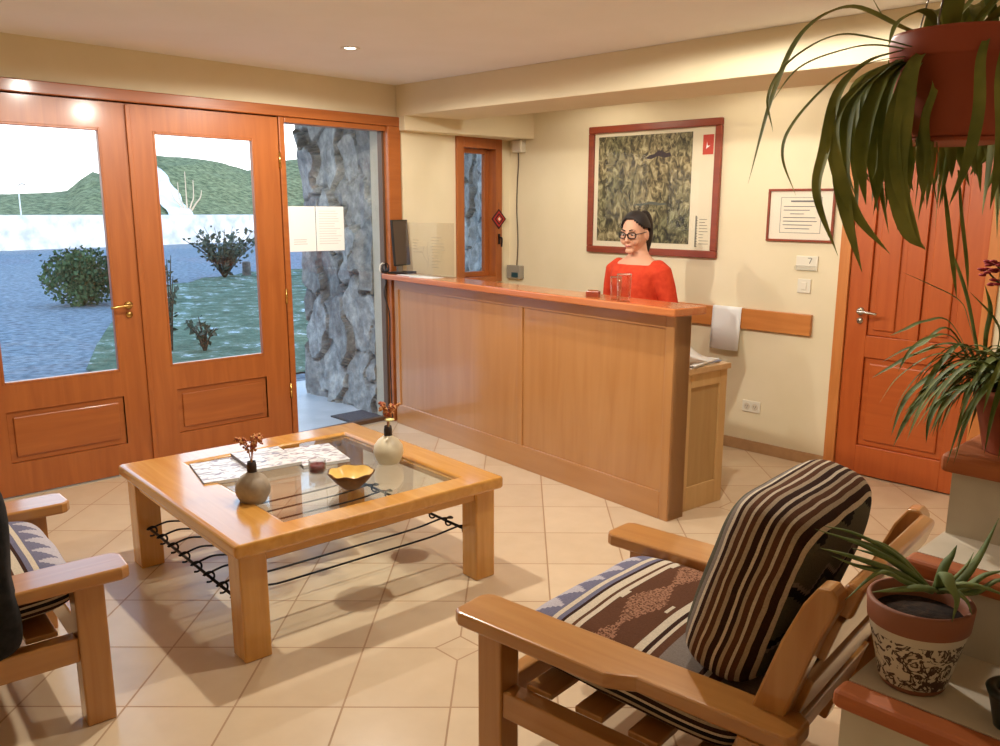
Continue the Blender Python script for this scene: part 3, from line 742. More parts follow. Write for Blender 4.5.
# glasses
def tumbler(label, loc, r, h):
    t = thing('drinking_glass', label, 'glass', loc, group='drinking glasses on the counter')
    M_ = bpy.data.materials.get('tumbler_glass') or pane_mat('tumbler_glass', (.96, .95, .93, 1), 1.45)
    bm = nb(); bm_lathe(bm, [(0, 0), (r*.85, 0), (r*.9, .004), (r, h), (r*.93, h), (r*.83, .014), (0, .012)], 24); obj('glass_body', bm, M_, t, smooth=True)
    bm = nb(); bm_lathe(bm, [(r*.99, h), (r*1.03, h+.0015), (r*.99, h+.003), (r*.94, h+.0015), (r*.99, h)], 24); obj('rim', bm, CHROME, t, smooth=True)
    return t
tumbler('tall clear drinking glass on the counter in front of the person', (2.33, -1.455, 1.095), .038, .135)
tumbler('smaller clear drinking glass just left of the tall one', (2.25, -1.42, 1.095), .030, .115)
bk = thing('wooden_block', 'small brown wooden block on the counter left of the glasses', 'block', (2.08, -1.40, 1.095), R(20))
box('block', (-.035, .035, -.02, .02, 0, .03), FRAMEW['x'], bk, bevel=.003)
bm = nb(); bm_box(bm, -.03, .03, -.004, .004, .03, .036); obj('slot_lip', bm, DOORW['x'], bk)
# papers on the low desk
pp = thing('paper_stack', 'curled white papers on the low desk at the end of the counter', 'papers', (2.54, -1.15, .765))
for k, (dx, dy, a, c) in enumerate(((0, 0, 4, PAPER), (-.01, .01, -5, plain('bluish_folder', srgb(150, 160, 190), .5)), (.006, -.01, 8, PAPER))):
    bm = nb(); bm_box(bm, -.10, .105, -.145, .145, 0, .006, Matrix.Translation((dx, dy, k*.0062)) @ Matrix.Rotation(R(a), 4, 'Z')); obj('paper', bm, c, pp)
bm = nb(); n = 14
for j in range(2):
    pass
va = []
for k in range(n):
    t_ = k/(n-1); x = .095-.20*t_; z = .0195 + .075*t_**3
    va.append([bm.verts.new((x, y, z)) for y in (-.14, .0, .12)])
for a, b in zip(va, va[1:]):
    for j in range(2): bm.faces.new((a[j], a[j+1], b[j+1], b[j]))
obj('curled_sheet', bm, PAPER, pp, smooth=True, solid=.001)

# ================================================================== WALL THINGS
def frame_bm(x0, x1, z0, z1, w, d):
    bm = nb()
    for q in ((x0, x1, z1-w, z1), (x0, x1, z0, z0+w), (x0, x0+w, z0+w, z1-w), (x1-w, x1, z0+w, z1-w)): bm_box(bm, q[0], q[1], -d, -.001, q[2], q[3])
    return bm
def relief_mat():
    M, nt, N, L, b = newmat('relief_print')
    tc = N.new('ShaderNodeTexCoord'); n1 = N.new('ShaderNodeTexNoise'); n1.inputs['Scale'].default_value = 19; n1.inputs['Detail'].default_value = 9; n1.inputs['Roughness'].default_value = .62; n1.inputs['Distortion'].default_value = 1.1
    mp = N.new('ShaderNodeMapping'); mp.inputs['Rotation'].default_value = (0, R(28), 0); mp.inputs['Scale'].default_value = (1.25, 1, .85)
    L.new(tc.outputs['Object'], mp.inputs[0]); L.new(mp.outputs[0], n1.inputs['Vector'])
    r = ramp(N, [(.36, srgb(44, 38, 26)), (.46, srgb(92, 82, 54)), (.54, srgb(140, 126, 88)), (.66, srgb(190, 176, 136))]); L.new(n1.outputs['Fac'], r.inputs[0])
    n2 = N.new('ShaderNodeTexNoise'); n2.inputs['Scale'].default_value = 2.6; n2.inputs['Detail'].default_value = 3; L.new(tc.outputs['Object'], n2.inputs['Vector'])
    r2 = ramp(N, [(.4, srgb(255, 255, 255)), (.62, srgb(200, 214, 206))]); L.new(n2.outputs['Fac'], r2.inputs[0])
    mx = N.new('ShaderNodeMix'); mx.data_type = 'RGBA'; mx.blend_type = 'MULTIPLY'; mx.inputs[0].default_value = 1; L.new(r.outputs[0], mx.inputs[6]); L.new(r2.outputs[0], mx.inputs[7])
    L.new(mx.outputs[2], b.inputs['Base Color']); b.inputs['Roughness'].default_value = .6
    return M
mp_ = thing('framed_map', 'large framed relief map on the back wall behind the person', 'map', (.848, 0, 1.244))
Wm, Hm = 1.111, .89
obj('frame', frame_bm(0, Wm, 0, Hm, .048, .03), FRAMEW['x'], mp_, bevel=.006)
box('mount', (.04, Wm-.04, -.010, -.002, .04, Hm-.04), plain('map_margin', srgb(226, 214, 186), .8), mp_)
box('map_print', (.085, .885, -.0115, -.0102, .085, .815), relief_mat(), mp_)
bm = nb()
lk = [(0, 0), (.03, .02), (.07, .028), (.10, .05), (.13, .05), (.16, .03), (.19, .035), (.20, .01), (.15, .0), (.10, .015), (.05, -.005)]
vs = [bm.verts.new((.50+x*1.1, -.0118, .655+z)) for x, z in lk]; bm.faces.new(vs)
obj('printed_lake', bm, plain('lake_ink', srgb(48, 36, 40), .6), mp_); bm = nb()
vs = [bm.verts.new((.40+x*1.5, -.0118, .34+z*.5)) for x, z in lk]; bm.faces.new(vs)
obj('printed_lake', bm, plain('lake_ink_b', srgb(84, 88, 80), .6), mp_)
box('red_emblem', (.965, 1.045, -.0118, -.0102, .665, .79), plain('emblem_red', srgb(190, 62, 44), .6), mp_)
bm = nb(); vs = [bm.verts.new((.99+x, -.0122, .70+z)) for x, z in ((0, 0), (.03, .02), (.012, .02), (.006, .045))]; bm.faces.new(vs[::-1]); obj('emblem_mark', bm, PAPER, mp_)
bm = nb()
for k in range(24): bm_box(bm, .935, .945 if k % 2 else .95, -.0118, -.0102, .07+.0085*k, .0752+.0085*k)
bm_box(bm, .935, .937, -.0118, -.0102, .07, .275)
rr = random.Random(2)
for k in range(9): bm_box(bm, .965, .965+rr.uniform(.03, .075), -.0118, -.0102, .09+.02*k, .0925+.02*k)
obj('printed_scale', bm, DINK, mp_)
box('frame_glass', (.045, Wm-.045, -.020, -.017, .045, Hm-.045), pane_mat('picture_glass', (1, 1, 1, 1), 1.16, .01), mp_)
ce = thing('framed_certificate', 'framed certificate of printed text on the wall beside the room door', 'certificate', (2.309, 0, 1.371))
Wc, Hc = .433, .315
obj('frame', frame_bm(0, Wc, 0, Hc, .014, .02), FRAMEW['x'], ce, bevel=.003)
box('certificate_paper', (.012, Wc-.012, -.008, -.002, .012, Hc-.012), plain('certificate_cream', srgb(238, 226, 206), .8), ce)
bm = nb()
for q in ((.085, .35, .262, .2645), (.085, .35, .052, .0545), (.085, .0875, .052, .262), (.3475, .35, .052, .262)): bm_box(bm, q[0], q[1], -.0092, -.0082, q[2], q[3])
bm_box(bm, .15, .30, -.0092, -.0082, .236, .246)
for k, (a, w) in enumerate(((.105, .20), (.105, .17), (.15, .09), (.105, .21), (.105, .22), (.105, .19), (.12, .16))): bm_box(bm, a, a+w, -.0092, -.0082, .208-.022*k, .2125-.022*k)
obj('printed_text', bm, INK, ce)
box('frame_glass', (.013, Wc-.013, -.0135, -.012, .013, Hc-.013), pane_mat('certificate_glass', (1, 1, 1, 1), 1.35, .02), ce)
# rail and paper over it
tag(box('wall_rail', (1.30, 2.652, -.028, 0, .806, .936), RAILW, bevel=.004), 'orange timber board fixed along the back wall behind the counter end', 'rail')
bm = nb(); n = 10
cs = [(-.004, .66+.17), (-.003, .90), (-.004, .9395), (-.016, .9405), (-.030, .9385), (-.034, .92), (-.040, .80), (-.052, .66)]
va = [[bm.verts.new((1.965+.215*k/8, y-(.012*math.sin(k/8*3.0) if z < .85 and y < -.03 else 0), z)) for k in range(9)] for y, z in cs]
for a, b in zip(va[2:], va[3:]):
    for k in range(8): bm.faces.new((a[k], a[k+1], b[k+1], b[k]))
tag(obj('hanging_paper', bm, PAPER, None, smooth=True, solid=.0012), 'blank white paper sheet hanging over the wall rail', 'paper')
# socket, switch, key plaque
def plate(name, label, cat, x0, x1, z0, z1, fn):
    t = thing(name, label, cat, (x0, 0, z0)); w, h = x1-x0, z1-z0
    box('face_plate', (0, w, -.009, 0, 0, h), WHITEP, t, bevel=.003); fn(t, w, h); return t
def f1(t, w, h):
    for s in (.28, .72):
        bm = nb(); bm_tube(bm, [(w*s, -.0095, h/2), (w*s, -.012, h/2)], .022, 20); obj('socket_outlet', bm, plain('socket_face', srgb(214, 200, 176), .5), t)
        bm = nb()
        for q in (-.007, .007): bm_box(bm, w*s+q-.0015, w*s+q+.0015, -.0125, -.0118, h/2-.002, h/2+.008)
        bm_box(bm, w*s-.0015, w*s+.0015, -.0125, -.0118, h/2-.012, h/2-.006); obj('socket_slots', bm, DINK, t)
plate('wall_socket', 'double wall socket low on the back wall', 'socket', 2.212, 2.342, .262, .338, f1)
def f2(t, w, h):
    box('rocker', (w*.3, w*.7, -.014, -.009, h*.25, h*.75), WHITEP, t, bevel=.002)
plate('light_switch', 'pale light switch left of the room door', 'switch', 2.54, 2.625, 1.064, 1.15, f2)
def f3(t, w, h):
    bm = nb(); bm_box(bm, .004, w-.004, -.035, -.009, .004, .03); obj('tray', bm, CLEAR, t, bevel=.003)
    bm = nb(); bm_tube(bm, crom([(w*.55, -.010, h*.86), (w*.72, -.012, h*.86), (w*.70, -.016, h*.7), (w*.64, -.014, h*.5)], 5), .0016, 6); obj('hook', bm, DINK, t)
plate('key_hook_plaque', 'small pale plaque with a dark hook between certificate and light switch', 'plaque', 2.52, 2.66, 1.20, 1.288, f3)
# wall junction box, cable, router
bx = thing('junction_box', 'white junction box at the top of the hanging cable', 'box', (.08, 0, 1.985))
box('box_body', (0, .10, -.05, 0, 0, .095), WHITEP, bx, bevel=.004); box('box_lid', (.004, .096, -.056, -.05, .004, .091), WHITEP, bx, bevel=.003)
bm = nb(); bm_tube(bm, crom([(.115, -.02, 1.99), (.11, -.012, 1.9), (.095, -.008, 1.75), (.09, -.008, 1.55), (.105, -.008, 1.3), (.105, -.02, 1.1)], 8), .0045, 7)
tag(obj('wall_cable', bm, plain('grey_cable', srgb(90, 76, 60), .6), None, smooth=True), 'thin dark cable hanging down the wall from the junction box', 'cable')
rt = thing('wall_device', 'grey box with a dark teal front on the wall below the cable', 'device', (.02, 0, 1.0))
box('device_body', (0, .15, -.05, 0, 0, .105), plain('grey_plastic', srgb(150, 142, 128), .5), rt, bevel=.005)
bm = nb(); bm_prism(bm, [(.06, -.055), (.13, -.055), (.13, -.05), (.06, -.05)], .012, .05); obj('device_front', bm, plain('teal_plastic', srgb(34, 74, 82), .4), rt)
# woven diamond on the window frame
wd = thing('diamond_ornament', 'small red and black woven diamond hanging on the narrow window frame', 'ornament', (.03, -.15, 1.472))
for k, (s, c) in enumerate(((.080, srgb(60, 18, 20)), (.063, srgb(170, 40, 34)), (.046, srgb(40, 18, 20)), (.031, srgb(190, 60, 46)), (.015, srgb(236, 214, 190)))):
    bm = nb(); bm_prism(bm, [(-s, 0), (0, -s), (s, 0), (0, s)], 0, .003+.0015*k); o = obj('yarn_band', bm, plain('yarn_%s' % 'abcde'[k], c, .9), wd); o.rotation_euler = (R(90), 0, R(90))
bm = nb(); bm_tube(bm, [(.002, 0, .080), (.001, 0, .13)], .0012, 5); obj('hanging_loop', bm, DINK, wd)
# papers stuck on the fixed pane
def sheet(label, y0, y1, block):
    t = thing('posted_sheet', label, 'notice', (-.0437, y0, 1.262), group='notices on the fixed pane'); w = y1-y0
    box('paper', (0, .0008, 0, w, 0, .294), PAPER, t)
    bm = nb(); rr = random.Random(int(block)+3)
    if block:
        for k in range(3): bm_box(bm, .0008, .0012, .05, .05+rr.uniform(.09, .12), .075-.014*k, .079-.014*k)
    else:
        for k in range(14): bm_box(bm, .0008, .0012, .022, .022+rr.uniform(.12, .175), .262-.0165*k, .2645-.0165*k)
    obj('printed_text', bm, plain('pale_ink', srgb(188, 184, 184), .9), t)
sheet('white notice on the fixed pane, nearer the door', -1.985, -1.768, True)
sheet('white notice of small text on the fixed pane, nearer the counter', -1.763, -1.546, False)

# ================================================================== PERSON
def person():
    P = (1.838, -.70, 0)
    root = thing('person', 'person with dark ponytail, glasses and orange-red top standing behind the counter', 'person', P, R(-4))
    SK = noisy('skin', srgb(214, 160, 130), srgb(222, 168, 138), 8, .5, .02)
    HAIR = wood('dark_hair', srgb(20, 11, 9), srgb(38, 23, 18), 'z', .6, 0)
    def ell(z, a, b, y=0, n=28): return [(a*math.cos(2*math.pi*k/n), y+b*math.sin(2*math.pi*k/n), z) for k in range(n)]
    HC = Vector((0, -.03, 1.413))
    HR = Matrix.Translation(HC) @ Matrix.Rotation(R(11), 4, 'Z') @ Matrix.Rotation(R(8), 4, 'X')
    bm = nb()
    bm_loft(bm, [ell(z, a, b, y) for z, a, b, y in ((.74, .16, .11, 0), (.80, .17, .118, 0), (.92, .138, .098, 0), (1.05, .145, .112, -.01), (1.14, .155, .11, -.01), (1.20, .165, .092, 0), (1.237, .152, .078, .005), (1.262, .108, .068, .008), (1.285, .070, .060, .008), (1.31, .056, .054, .004), (1.36, .050, .052, -.005), (1.39, .045, .045, -.01))])
    def headfn(p):
        x, y, z = p
        k = max(0, -z)
        fx = 1-.24*k**2.0; fy = 1-.14*k**2
        if y > 0 and z < 0: fy *= 1-.35*k
        return Vector((x*fx, y*fy - .06*k, z))
    n0 = len(bm.verts)
    bm_sph(bm, (0, 0, 0), (.073, .092, .118), 28, headfn)
    bm_sph(bm, (0, -.070, -.092), (.032, .024, .020), 12)              # chin
    bm_tube(bm, [(0, -.086, .022), (0, -.095, -.008), (0, -.104, -.028), (0, -.093, -.038)], [.008, .010, .0125, .009], 10)   # nose
    for s in (-1, 1):
        bm_sph(bm, (s*.010, -.092, -.034), (.008, .008, .007), 8)
        bm_sph(bm, (s*.036, -.062, -.026), (.032, .026, .036), 12)     # cheek
        bm_sph(bm, (s*.030, -.084, .030), (.022, .010, .007), 10)      # brow
        bm_sph(bm, (s*.077, .008, -.008), (.009, .020, .031), 12)      # ear
        bm_sph(bm, (s*.079, .004, -.030), (.007, .010, .012), 8)
    bm_sph(bm, (0, -.086, -.057), (.024, .012, .007), 12); bm_sph(bm, (0, -.083, -.068), (.021, .013, .008), 12)   # lips
    bm.verts.ensure_lookup_table()
    for v in bm.verts[n0:]: v.co = HR @ v.co
    sh, el, wr = (.172, .005, 1.197), (.232, .035, .965), (.135, -.20, .802)
    for s in (-1, 1):
        q = lambda p: (p[0]*s, p[1], p[2])
        bm_tube(bm, [q((.10, .005, 1.20)), q(sh), q((.20, .015, 1.10)), q(el), q((.19, -.07, .89)), q(wr), q((.125, -.235, .79))], [.05, .054, .046, .038, .037, .026, .03], 14)
        # palm and fingers
        pc = Vector(q((.115, -.275, .785)))
        bm_sph(bm, pc, (.040, .046, .014), 12)
        for k, (dx, ln) in enumerate(((-.028, .060), (-.010, .072), (.009, .076), (.027, .068))):
            b0 = pc+Vector((dx, -.03, .004)); bm_tube(bm, [b0, b0+Vector((dx*.2, -ln*.45, .010)), b0+Vector((dx*.25, -ln*.8, .002)), b0+Vector((dx*.25, -ln, -.008))], [.0095, .009, .008, .0065], 8)
        b0 = pc+Vector((-s*.034, .012, 0)); bm_tube(bm, [b0, b0+Vector((-s*.022, -.022, .004)), b0+Vector((-s*.026, -.048, -.002))], [.011, .010, .008], 8)
        bm_tube(bm, [q((.085, 0, .80)), q((.088, -.005, .62)), q((.085, -.012, .44)), q((.086, .008, .30)), q((.085, .02, .09)), q((.085, .02, .05))], [.085, .075, .055, .052, .036, .036], 14)
        bm_tube(bm, [q((.085, .045, .035)), q((.088, -.03, .038)), q((.092, -.12, .028)), q((.092, -.16, .024))], [.034, .036, .034, .02], 12)
    obj('body', bm, SK, root, smooth=True, remesh=.0042, smoothmod=7)
    # face details
    def hobj(name, bm, mat, par=root, **k):
        for v in bm.verts: v.co = HR @ v.co
        return obj(name, bm, mat, par, **k)
    for s in (-1, 1):
        bm = nb(); bm_sph(bm, (s*.031, -.0835, .006), (.0125, .0075, .0065), 12); ey = hobj('eye', bm, plain('eye_white', srgb(220, 208, 200), .3), smooth=True)
        bm = nb(); bm_sph(bm, (s*.030, -.0885, .005), (.0058, .004, .0056), 10); hobj('iris', bm, plain('iris_brown', srgb(40, 24, 18), .2), ey, smooth=True)
        bm = nb(); bm_tube(bm, [(s*.014, -.094, .030), (s*.03, -.093, .036), (s*.048, -.080, .031)], [.003, .0036, .002], 6); hobj('eyebrow', bm, HAIR)
    bm = nb(); bm_tube(bm, [(-.023, -.090, -.060), (-.008, -.0965, -.060), (0, -.097, -.0615), (.008, -.0965, -.060), (.023, -.090, -.060)], [.0015, .0055, .005, .0055, .0015], 8); hobj('lips', bm, plain('lip_rose', srgb(176, 96, 86), .5), smooth=True)
    # glasses
    bm = nb()
    for s in (-1, 1):
        pts = []
        for k in range(17):
            a = 2*math.pi*k/16; c, d = math.cos(a), math.sin(a)
            x = s*.033+.025*math.copysign(abs(c)**.6, c); z = .003+.0165*math.copysign(abs(d)**.6, d)
            pts.append((x, -.104+.012*abs(x)/.06, z))
        bm_tube(bm, pts, .0036, 6, cap=False)
        bm_tube(bm, [(s*.058, -.092, .010), (s*.075, -.06, .010), (s*.080, -.0, .012), (s*.080, .02, .0)], .0024, 6)
    bm_tube(bm, [(-.009, -.104, .008), (0, -.106, .011), (.009, -.104, .008)], .0024, 6)
    hobj('glasses', bm, BLACK, smooth=True)
    # hair : cap over the skull and a ponytail
    bm = nb()
    vs = bm_sph(bm, (0, .006, .014), (.083, .100, .117), 36, headfn)
    dele = []
    for v in vs:
        x, y, z = v.co
        hl = .090 - 9.0*x*x            # hairline height at the front
        if (y < -.034 and z < max(hl, -.02)) or (y < .040 and z < .022 and abs(x) > .03) or z < -.075: dele.append(v)
    bmesh.ops.delete(bm, geom=dele, context='VERTS')
    hobj('hair', bm, HAIR, smooth=True, solid=.012)
    bm = nb(); pl = crom([(0, .085, .085), (0, .118, .095), (.004, .138, .06), (.008, .138, -.01), (.010, .124, -.09), (.006, .112, -.15)], 6)
    rad = [.020+.014*math.sin(min(1, i/(len(pl)*.5))*1.57) if i < len(pl)*.6 else .034*(1-(i-len(pl)*.6)/(len(pl)*.46)) for i in range(len(pl))]
    bm_tube(bm, pl, [max(.004, r_) for r_ in rad], 12); hobj('ponytail', bm, HAIR, smooth=True)
    bm = nb(); bm_tube(bm, [(0, .092, .088), (0, .104, .093)], .024, 14); hobj('hair_tie', bm, BLACK, smooth=True)
    bm = nb(); bm_tube(bm, crom([(-.068, .03, -.02), (-.066, .035, -.08), (-.06, .02, -.13), (-.062, .0, -.165)], 5), [.012]*6+[.014]*5+[.009]*5, 8); hobj('loose_hair', bm, HAIR, smooth=True)
    # top
    OR = noisy('orange_red_knit', srgb(200, 58, 30), srgb(214, 70, 38), 30, .85, .15)
    bm = nb()
    bm_loft(bm, [ell(z, a, b, y) for z, a, b, y in ((.76, .182, .128, 0), (.80, .186, .132, 0), (.92, .160, .116, 0), (1.03, .165, .128, -.014), (1.10, .170, .132, -.018), (1.16, .180, .120, -.012), (1.195, .186, .108, -.006), (1.215, .184, .096, -.002), (1.228, .178, .092, .0))])
    for s in (-1, 1):
        q = lambda p: (p[0]*s, p[1], p[2])
        bm_tube(bm, [q((.125, .010, 1.205)), q((.150, .008, 1.206)), q((.182, .006, 1.186)), q((.212, .018, 1.09)), q((.244, .036, .965)), q((.20, -.07, .89)), q((.148, -.175, .818)), q((.142, -.19, .81))], [.052, .060, .066, .062, .057, .053, .042, .040], 16)
    obj('knit_top', bm, OR, root, smooth=True, remesh=.0075, smoothmod=4)
    TR = plain('dark_trousers', srgb(36, 36, 44), .9); bm = nb()
    bm_loft(bm, [ell(z, a, b, y) for z, a, b, y in ((.70, .10, .09, 0), (.74, .175, .12, 0), (.82, .176, .124, 0), (.86, .165, .115, 0))])
    for s in (-1, 1):
        q = lambda p: (p[0]*s, p[1], p[2])
        bm_tube(bm, [q((.087, 0, .78)), q((.09, -.005, .62)), q((.087, -.012, .44)), q((.088, .008, .28)), q((.087, .02, .10))], [.093, .084, .066, .060, .055], 16)
    obj('trousers', bm, TR, root, smooth=True, remesh=.009, smoothmod=3)
    for s in (-1, 1):
        bm = nb(); bm_loft(bm, [[(s*.089+a*math.cos(2*math.pi*k/16), y, max(0, zc+b*math.sin(2*math.pi*k/16))) for k in range(16)] for y, a, b, zc in ((.085, .02, .03, .035), (.07, .037, .045, .045), (.02, .042, .062, .05), (-.05, .045, .055, .04), (-.12, .046, .042, .03), (-.165, .034, .03, .025), (-.185, .012, .014, .02))])
        obj('shoe', bm, BLACK, root, smooth=True)
person()

# ================================================================== PLANTS
def leafmat(name, c1, c2, c3=None):
    M, nt, N, L, b = newmat(name)
    tc = N.new('ShaderNodeTexCoord'); n1 = N.new('ShaderNodeTexNoise'); n1.inputs['Scale'].default_value = 9; n1.inputs['Detail'].default_value = 3
    L.new(tc.outputs['Object'], n1.inputs['Vector']); r = ramp(N, [(.35, c1), (.65, c2)]); L.new(n1.outputs['Fac'], r.inputs[0]); L.new(r.outputs[0], b.inputs['Base Color'])
    b.inputs['Roughness'].default_value = .6; b.inputs['Specular IOR Level'].default_value = .25
    b.inputs['Transmission Weight'].default_value = 0
    return M
def ribbon(bm, pts, w, n=7, fold=.35, w0=.45, tipk=1.0):
    """strap leaf along pts; w full width; widest past the middle"""
    P = crom(pts, n); m = len(P); prev = None; rings = []
    side = None
    for i, p in enumerate(P):
        t = (P[min(i+1, m-1)]-P[max(i-1, 0)]).normalized(); f = i/(m-1)
        ref = Vector((0, 0, 1)) if side is None else None
        if side is None:
            s = t.cross(Vector((0, 0, 1)))
            if s.length < .1: s = t.cross(CO-p)
            s.normalize()
        else:
            s = (side - t*side.dot(t)).normalized()
        side = s; nrm = s.cross(t)
        ww = w*.5*(w0+(1-w0)*math.sin(min(1, f/.55)*math.pi/2))*(1 if f < .6 else max(.02, 1-((f-.6)/.4)**1.7))
        rings.append([bm.verts.new(p+s*ww+nrm*ww*fold), bm.verts.new(p), bm.verts.new(p-s*ww+nrm*ww*fold)])
    for a, b in zip(rings, rings[1:]):
        for k in range(2):
            f_ = bm.faces.new((a[k], a[k+1], b[k+1], b[k])); f_.smooth = True
def arch(bm, base, az, ln, rise, droop, w, rr, **k):
    d = Vector((math.cos(az), math.sin(az), 0)); q = Vector((-d.y, d.x, 0))*rr.uniform(-.12, .12)*ln
    p = [base, base+d*ln*.22+Vector((0, 0, rise*.7)), base+d*ln*.55+q*.4+Vector((0, 0, rise)), base+d*ln*.85+q+Vector((0, 0, rise-droop*.45)), base+d*ln*1.0+q*1.3+Vector((0, 0, rise-droop))]
    ribbon(bm, p, w, 5, **k)
def pot_bm(r0, r1, h, rim_h, rim_d, seg=40, th=.012):
    bm = nb()
    bm_lathe(bm, [(0, 0), (r0, 0), (r0+(r1-r0)*.03, .004), (r1-rim_d*.6, h-rim_h), (r1, h-rim_h+.003), (r1+.004, h-.004), (r1, h), (r1-th, h), (r1-th-.004, h-.02), (r0, h*.5), (0, h*.48)], seg)
    return bm
# --- hanging basket plant
HP = at(957, 88, 1.75)
hp = thing('hanging_plant', 'strap-leaved plant in a hanging brown plastic pot at the top right', 'plant', (HP.x, HP.y, 1.70))
BROWNP = noisy('brown_plastic_pot', srgb(160, 74, 50), srgb(170, 80, 54), 6, .45, .02)
bm = nb(); hh = .205
bm_lathe(bm, [(0, 0), (.104, 0), (.112, .006), (.116, .03), (.126, .150), (.130, .152), (.134, .158), (.139, hh-.006), (.137, hh), (.131, hh), (.128, hh-.02), (.12, .11), (0, .108)], 44)
obj('pot', bm, BROWNP, hp, smooth=True)
bm = nb(); bm_lathe(bm, [(0, -.008), (.085, -.009), (.102, -.007), (.106, -.001), (0, -.001)], 36); obj('saucer', bm, BROWNP, hp, smooth=True)
bm = nb(); bm_lathe(bm, [(0, .165), (.06, .170), (.116, .164), (.110, .13), (0, .12)], 30); obj('soil', bm, SOIL, hp, smooth=True)
bm = nb()
for a in (30, 150, 270):
    bm_tube(bm, [(.132*math.cos(R(a)), .132*math.sin(R(a)), hh-.02), (.137*math.cos(R(a)), .137*math.sin(R(a)), hh+.01), (0, 0, CZ-1.70-.03)], .0018, 6)
bm_tube(bm, [(0, 0, CZ-1.70-.03), (0, 0, CZ-1.70)], .006, 8); obj('hanger', bm, plain('hanger_grey', srgb(96, 84, 74), .5), hp)
bm = nb(); rr = random.Random(11)
O_ = Vector((HP.x, HP.y, 1.70))
def L2(seq, w, **k):     # leaf through photo points with their distances
    ribbon(bm, [at(u, v, d)-O_ for u, v, d in seq], w, **k)
big = [
 ([(945,45,1.74),(905,30,1.70),(850,8,1.66),(805,32,1.64),(775,92,1.63),(748,184,1.62)], .024),
 ([(930,52,1.70),(880,40,1.66),(835,36,1.63),(790,62,1.61),(769,96,1.6),(773,132,1.6)], .014),
 ([(930,55,1.72),(880,46,1.69),(845,50,1.66),(800,68,1.65),(770,104,1.64)], .015),
 ([(920,55,1.72),(875,62,1.68),(835,80,1.66),(795,122,1.66),(783,155,1.66),(796,196,1.66)], .013),
 ([(905,50,1.72),(870,62,1.68),(840,92,1.66),(826,150,1.65),(818,195,1.65),(838,256,1.65)], .030),
 ([(905,60,1.71),(878,75,1.67),(850,110,1.65),(843,165,1.64),(848,215,1.64),(862,272,1.64)], .040),
 ([(900,60,1.71),(862,85,1.66),(836,120,1.64),(838,165,1.63),(858,215,1.63),(890,254,1.63)], .030),
 ([(905,62,1.7),(884,80,1.66),(868,120,1.64),(862,160,1.64),(866,205,1.64)], .034),
 ([(905,62,1.72),(885,90,1.70),(876,140,1.69),(878,196,1.69)], .030),
 ([(925,50,1.69),(912,70,1.63),(904,120,1.61),(900,180,1.61),(922,247,1.61)], .036),
 ([(930,48,1.72),(903,90,1.64),(892,150,1.62),(905,225,1.62),(926,250,1.62)], .034),
 ([(990,30,1.62),(981,60,1.585),(979,110,1.58),(968,160,1.58),(949,206,1.58)], .022),
 ([(1006,40,1.60),(1001,80,1.57),(1002,140,1.57),(990,210,1.58)], .024),
 ([(950,40,1.74),(952,18,1.70),(956,-8,1.67),(970,-40,1.64)], .040),
 ([(940,45,1.74),(935,22,1.70),(920,12,1.67),(898,24,1.65),(888,48,1.64)], .022),
 ([(960,45,1.78),(972,20,1.80),(990,0,1.82),(1015,-10,1.84)], .024),
 ([(930,45,1.76),(905,28,1.78),(885,20,1.80),(868,-10,1.83)], .014),
 ([(965,45,1.70),(985,25,1.66),(1005,8,1.63),(1030,-8,1.61)], .020),
 ([(970,45,1.72),(990,35,1.68),(1015,32,1.66),(1040,60,1.66)], .024),
]
for s_, w_ in big: L2(s_, w_)
for k in range(26):      # leaves fallen over the far rim, hanging below the pot
    u = 890+k*5+rr.uniform(-3, 3); d = 1.84+rr.uniform(0, .06)
    L2([(u, 60, d-.02), (u+rr.uniform(-4, 4), 100, d+.04), (u+rr.uniform(-6, 6), 145, d+.05), (u+rr.uniform(-12, 12), 165+rr.uniform(0, 45), d+.05)], rr.uniform(.016, .030))
for k in range(26):
    u = 850+k*3.4+rr.uniform(-4, 4); d = 1.70+rr.uniform(-.03, .05)
    L2([(915, 55, 1.74), (u+10, 80, d), (u, 120, d), (u+rr.uniform(-6, 4), 165, d), (u+rr.uniform(-8, 10), 185+rr.uniform(-20, 50), d)], rr.uniform(.014, .030))
for k in range(8):
    u = 985+k*6+rr.uniform(-3, 3); d = 1.78+rr.uniform(0, .06)
    L2([(u, 60, d-.02), (u+4, 100, d), (u+2, 150, d+.02), (u+rr.uniform(-10, 6), 200+rr.uniform(0, 40), d+.02)], rr.uniform(.016, .026))
for k in range(14): arch(bm, Vector((rr.uniform(-.05, .05), rr.uniform(-.05, .05), .17)), rr.uniform(-.6, 2.6), rr.uniform(.2, .34), rr.uniform(.04, .12), rr.uniform(.2, .45), rr.uniform(.016, .028), rr)
for seq in ([(944,185,1.72),(947,215,1.71),(952,262,1.7),(957,300,1.7)], [(958,170,1.73),(961,215,1.73),(966,262,1.73),(968,292,1.73)]): L2(seq, .011)
obj('foliage', bm, leafmat('strap_leaf', srgb(96, 104, 42), srgb(138, 140, 68)), hp)

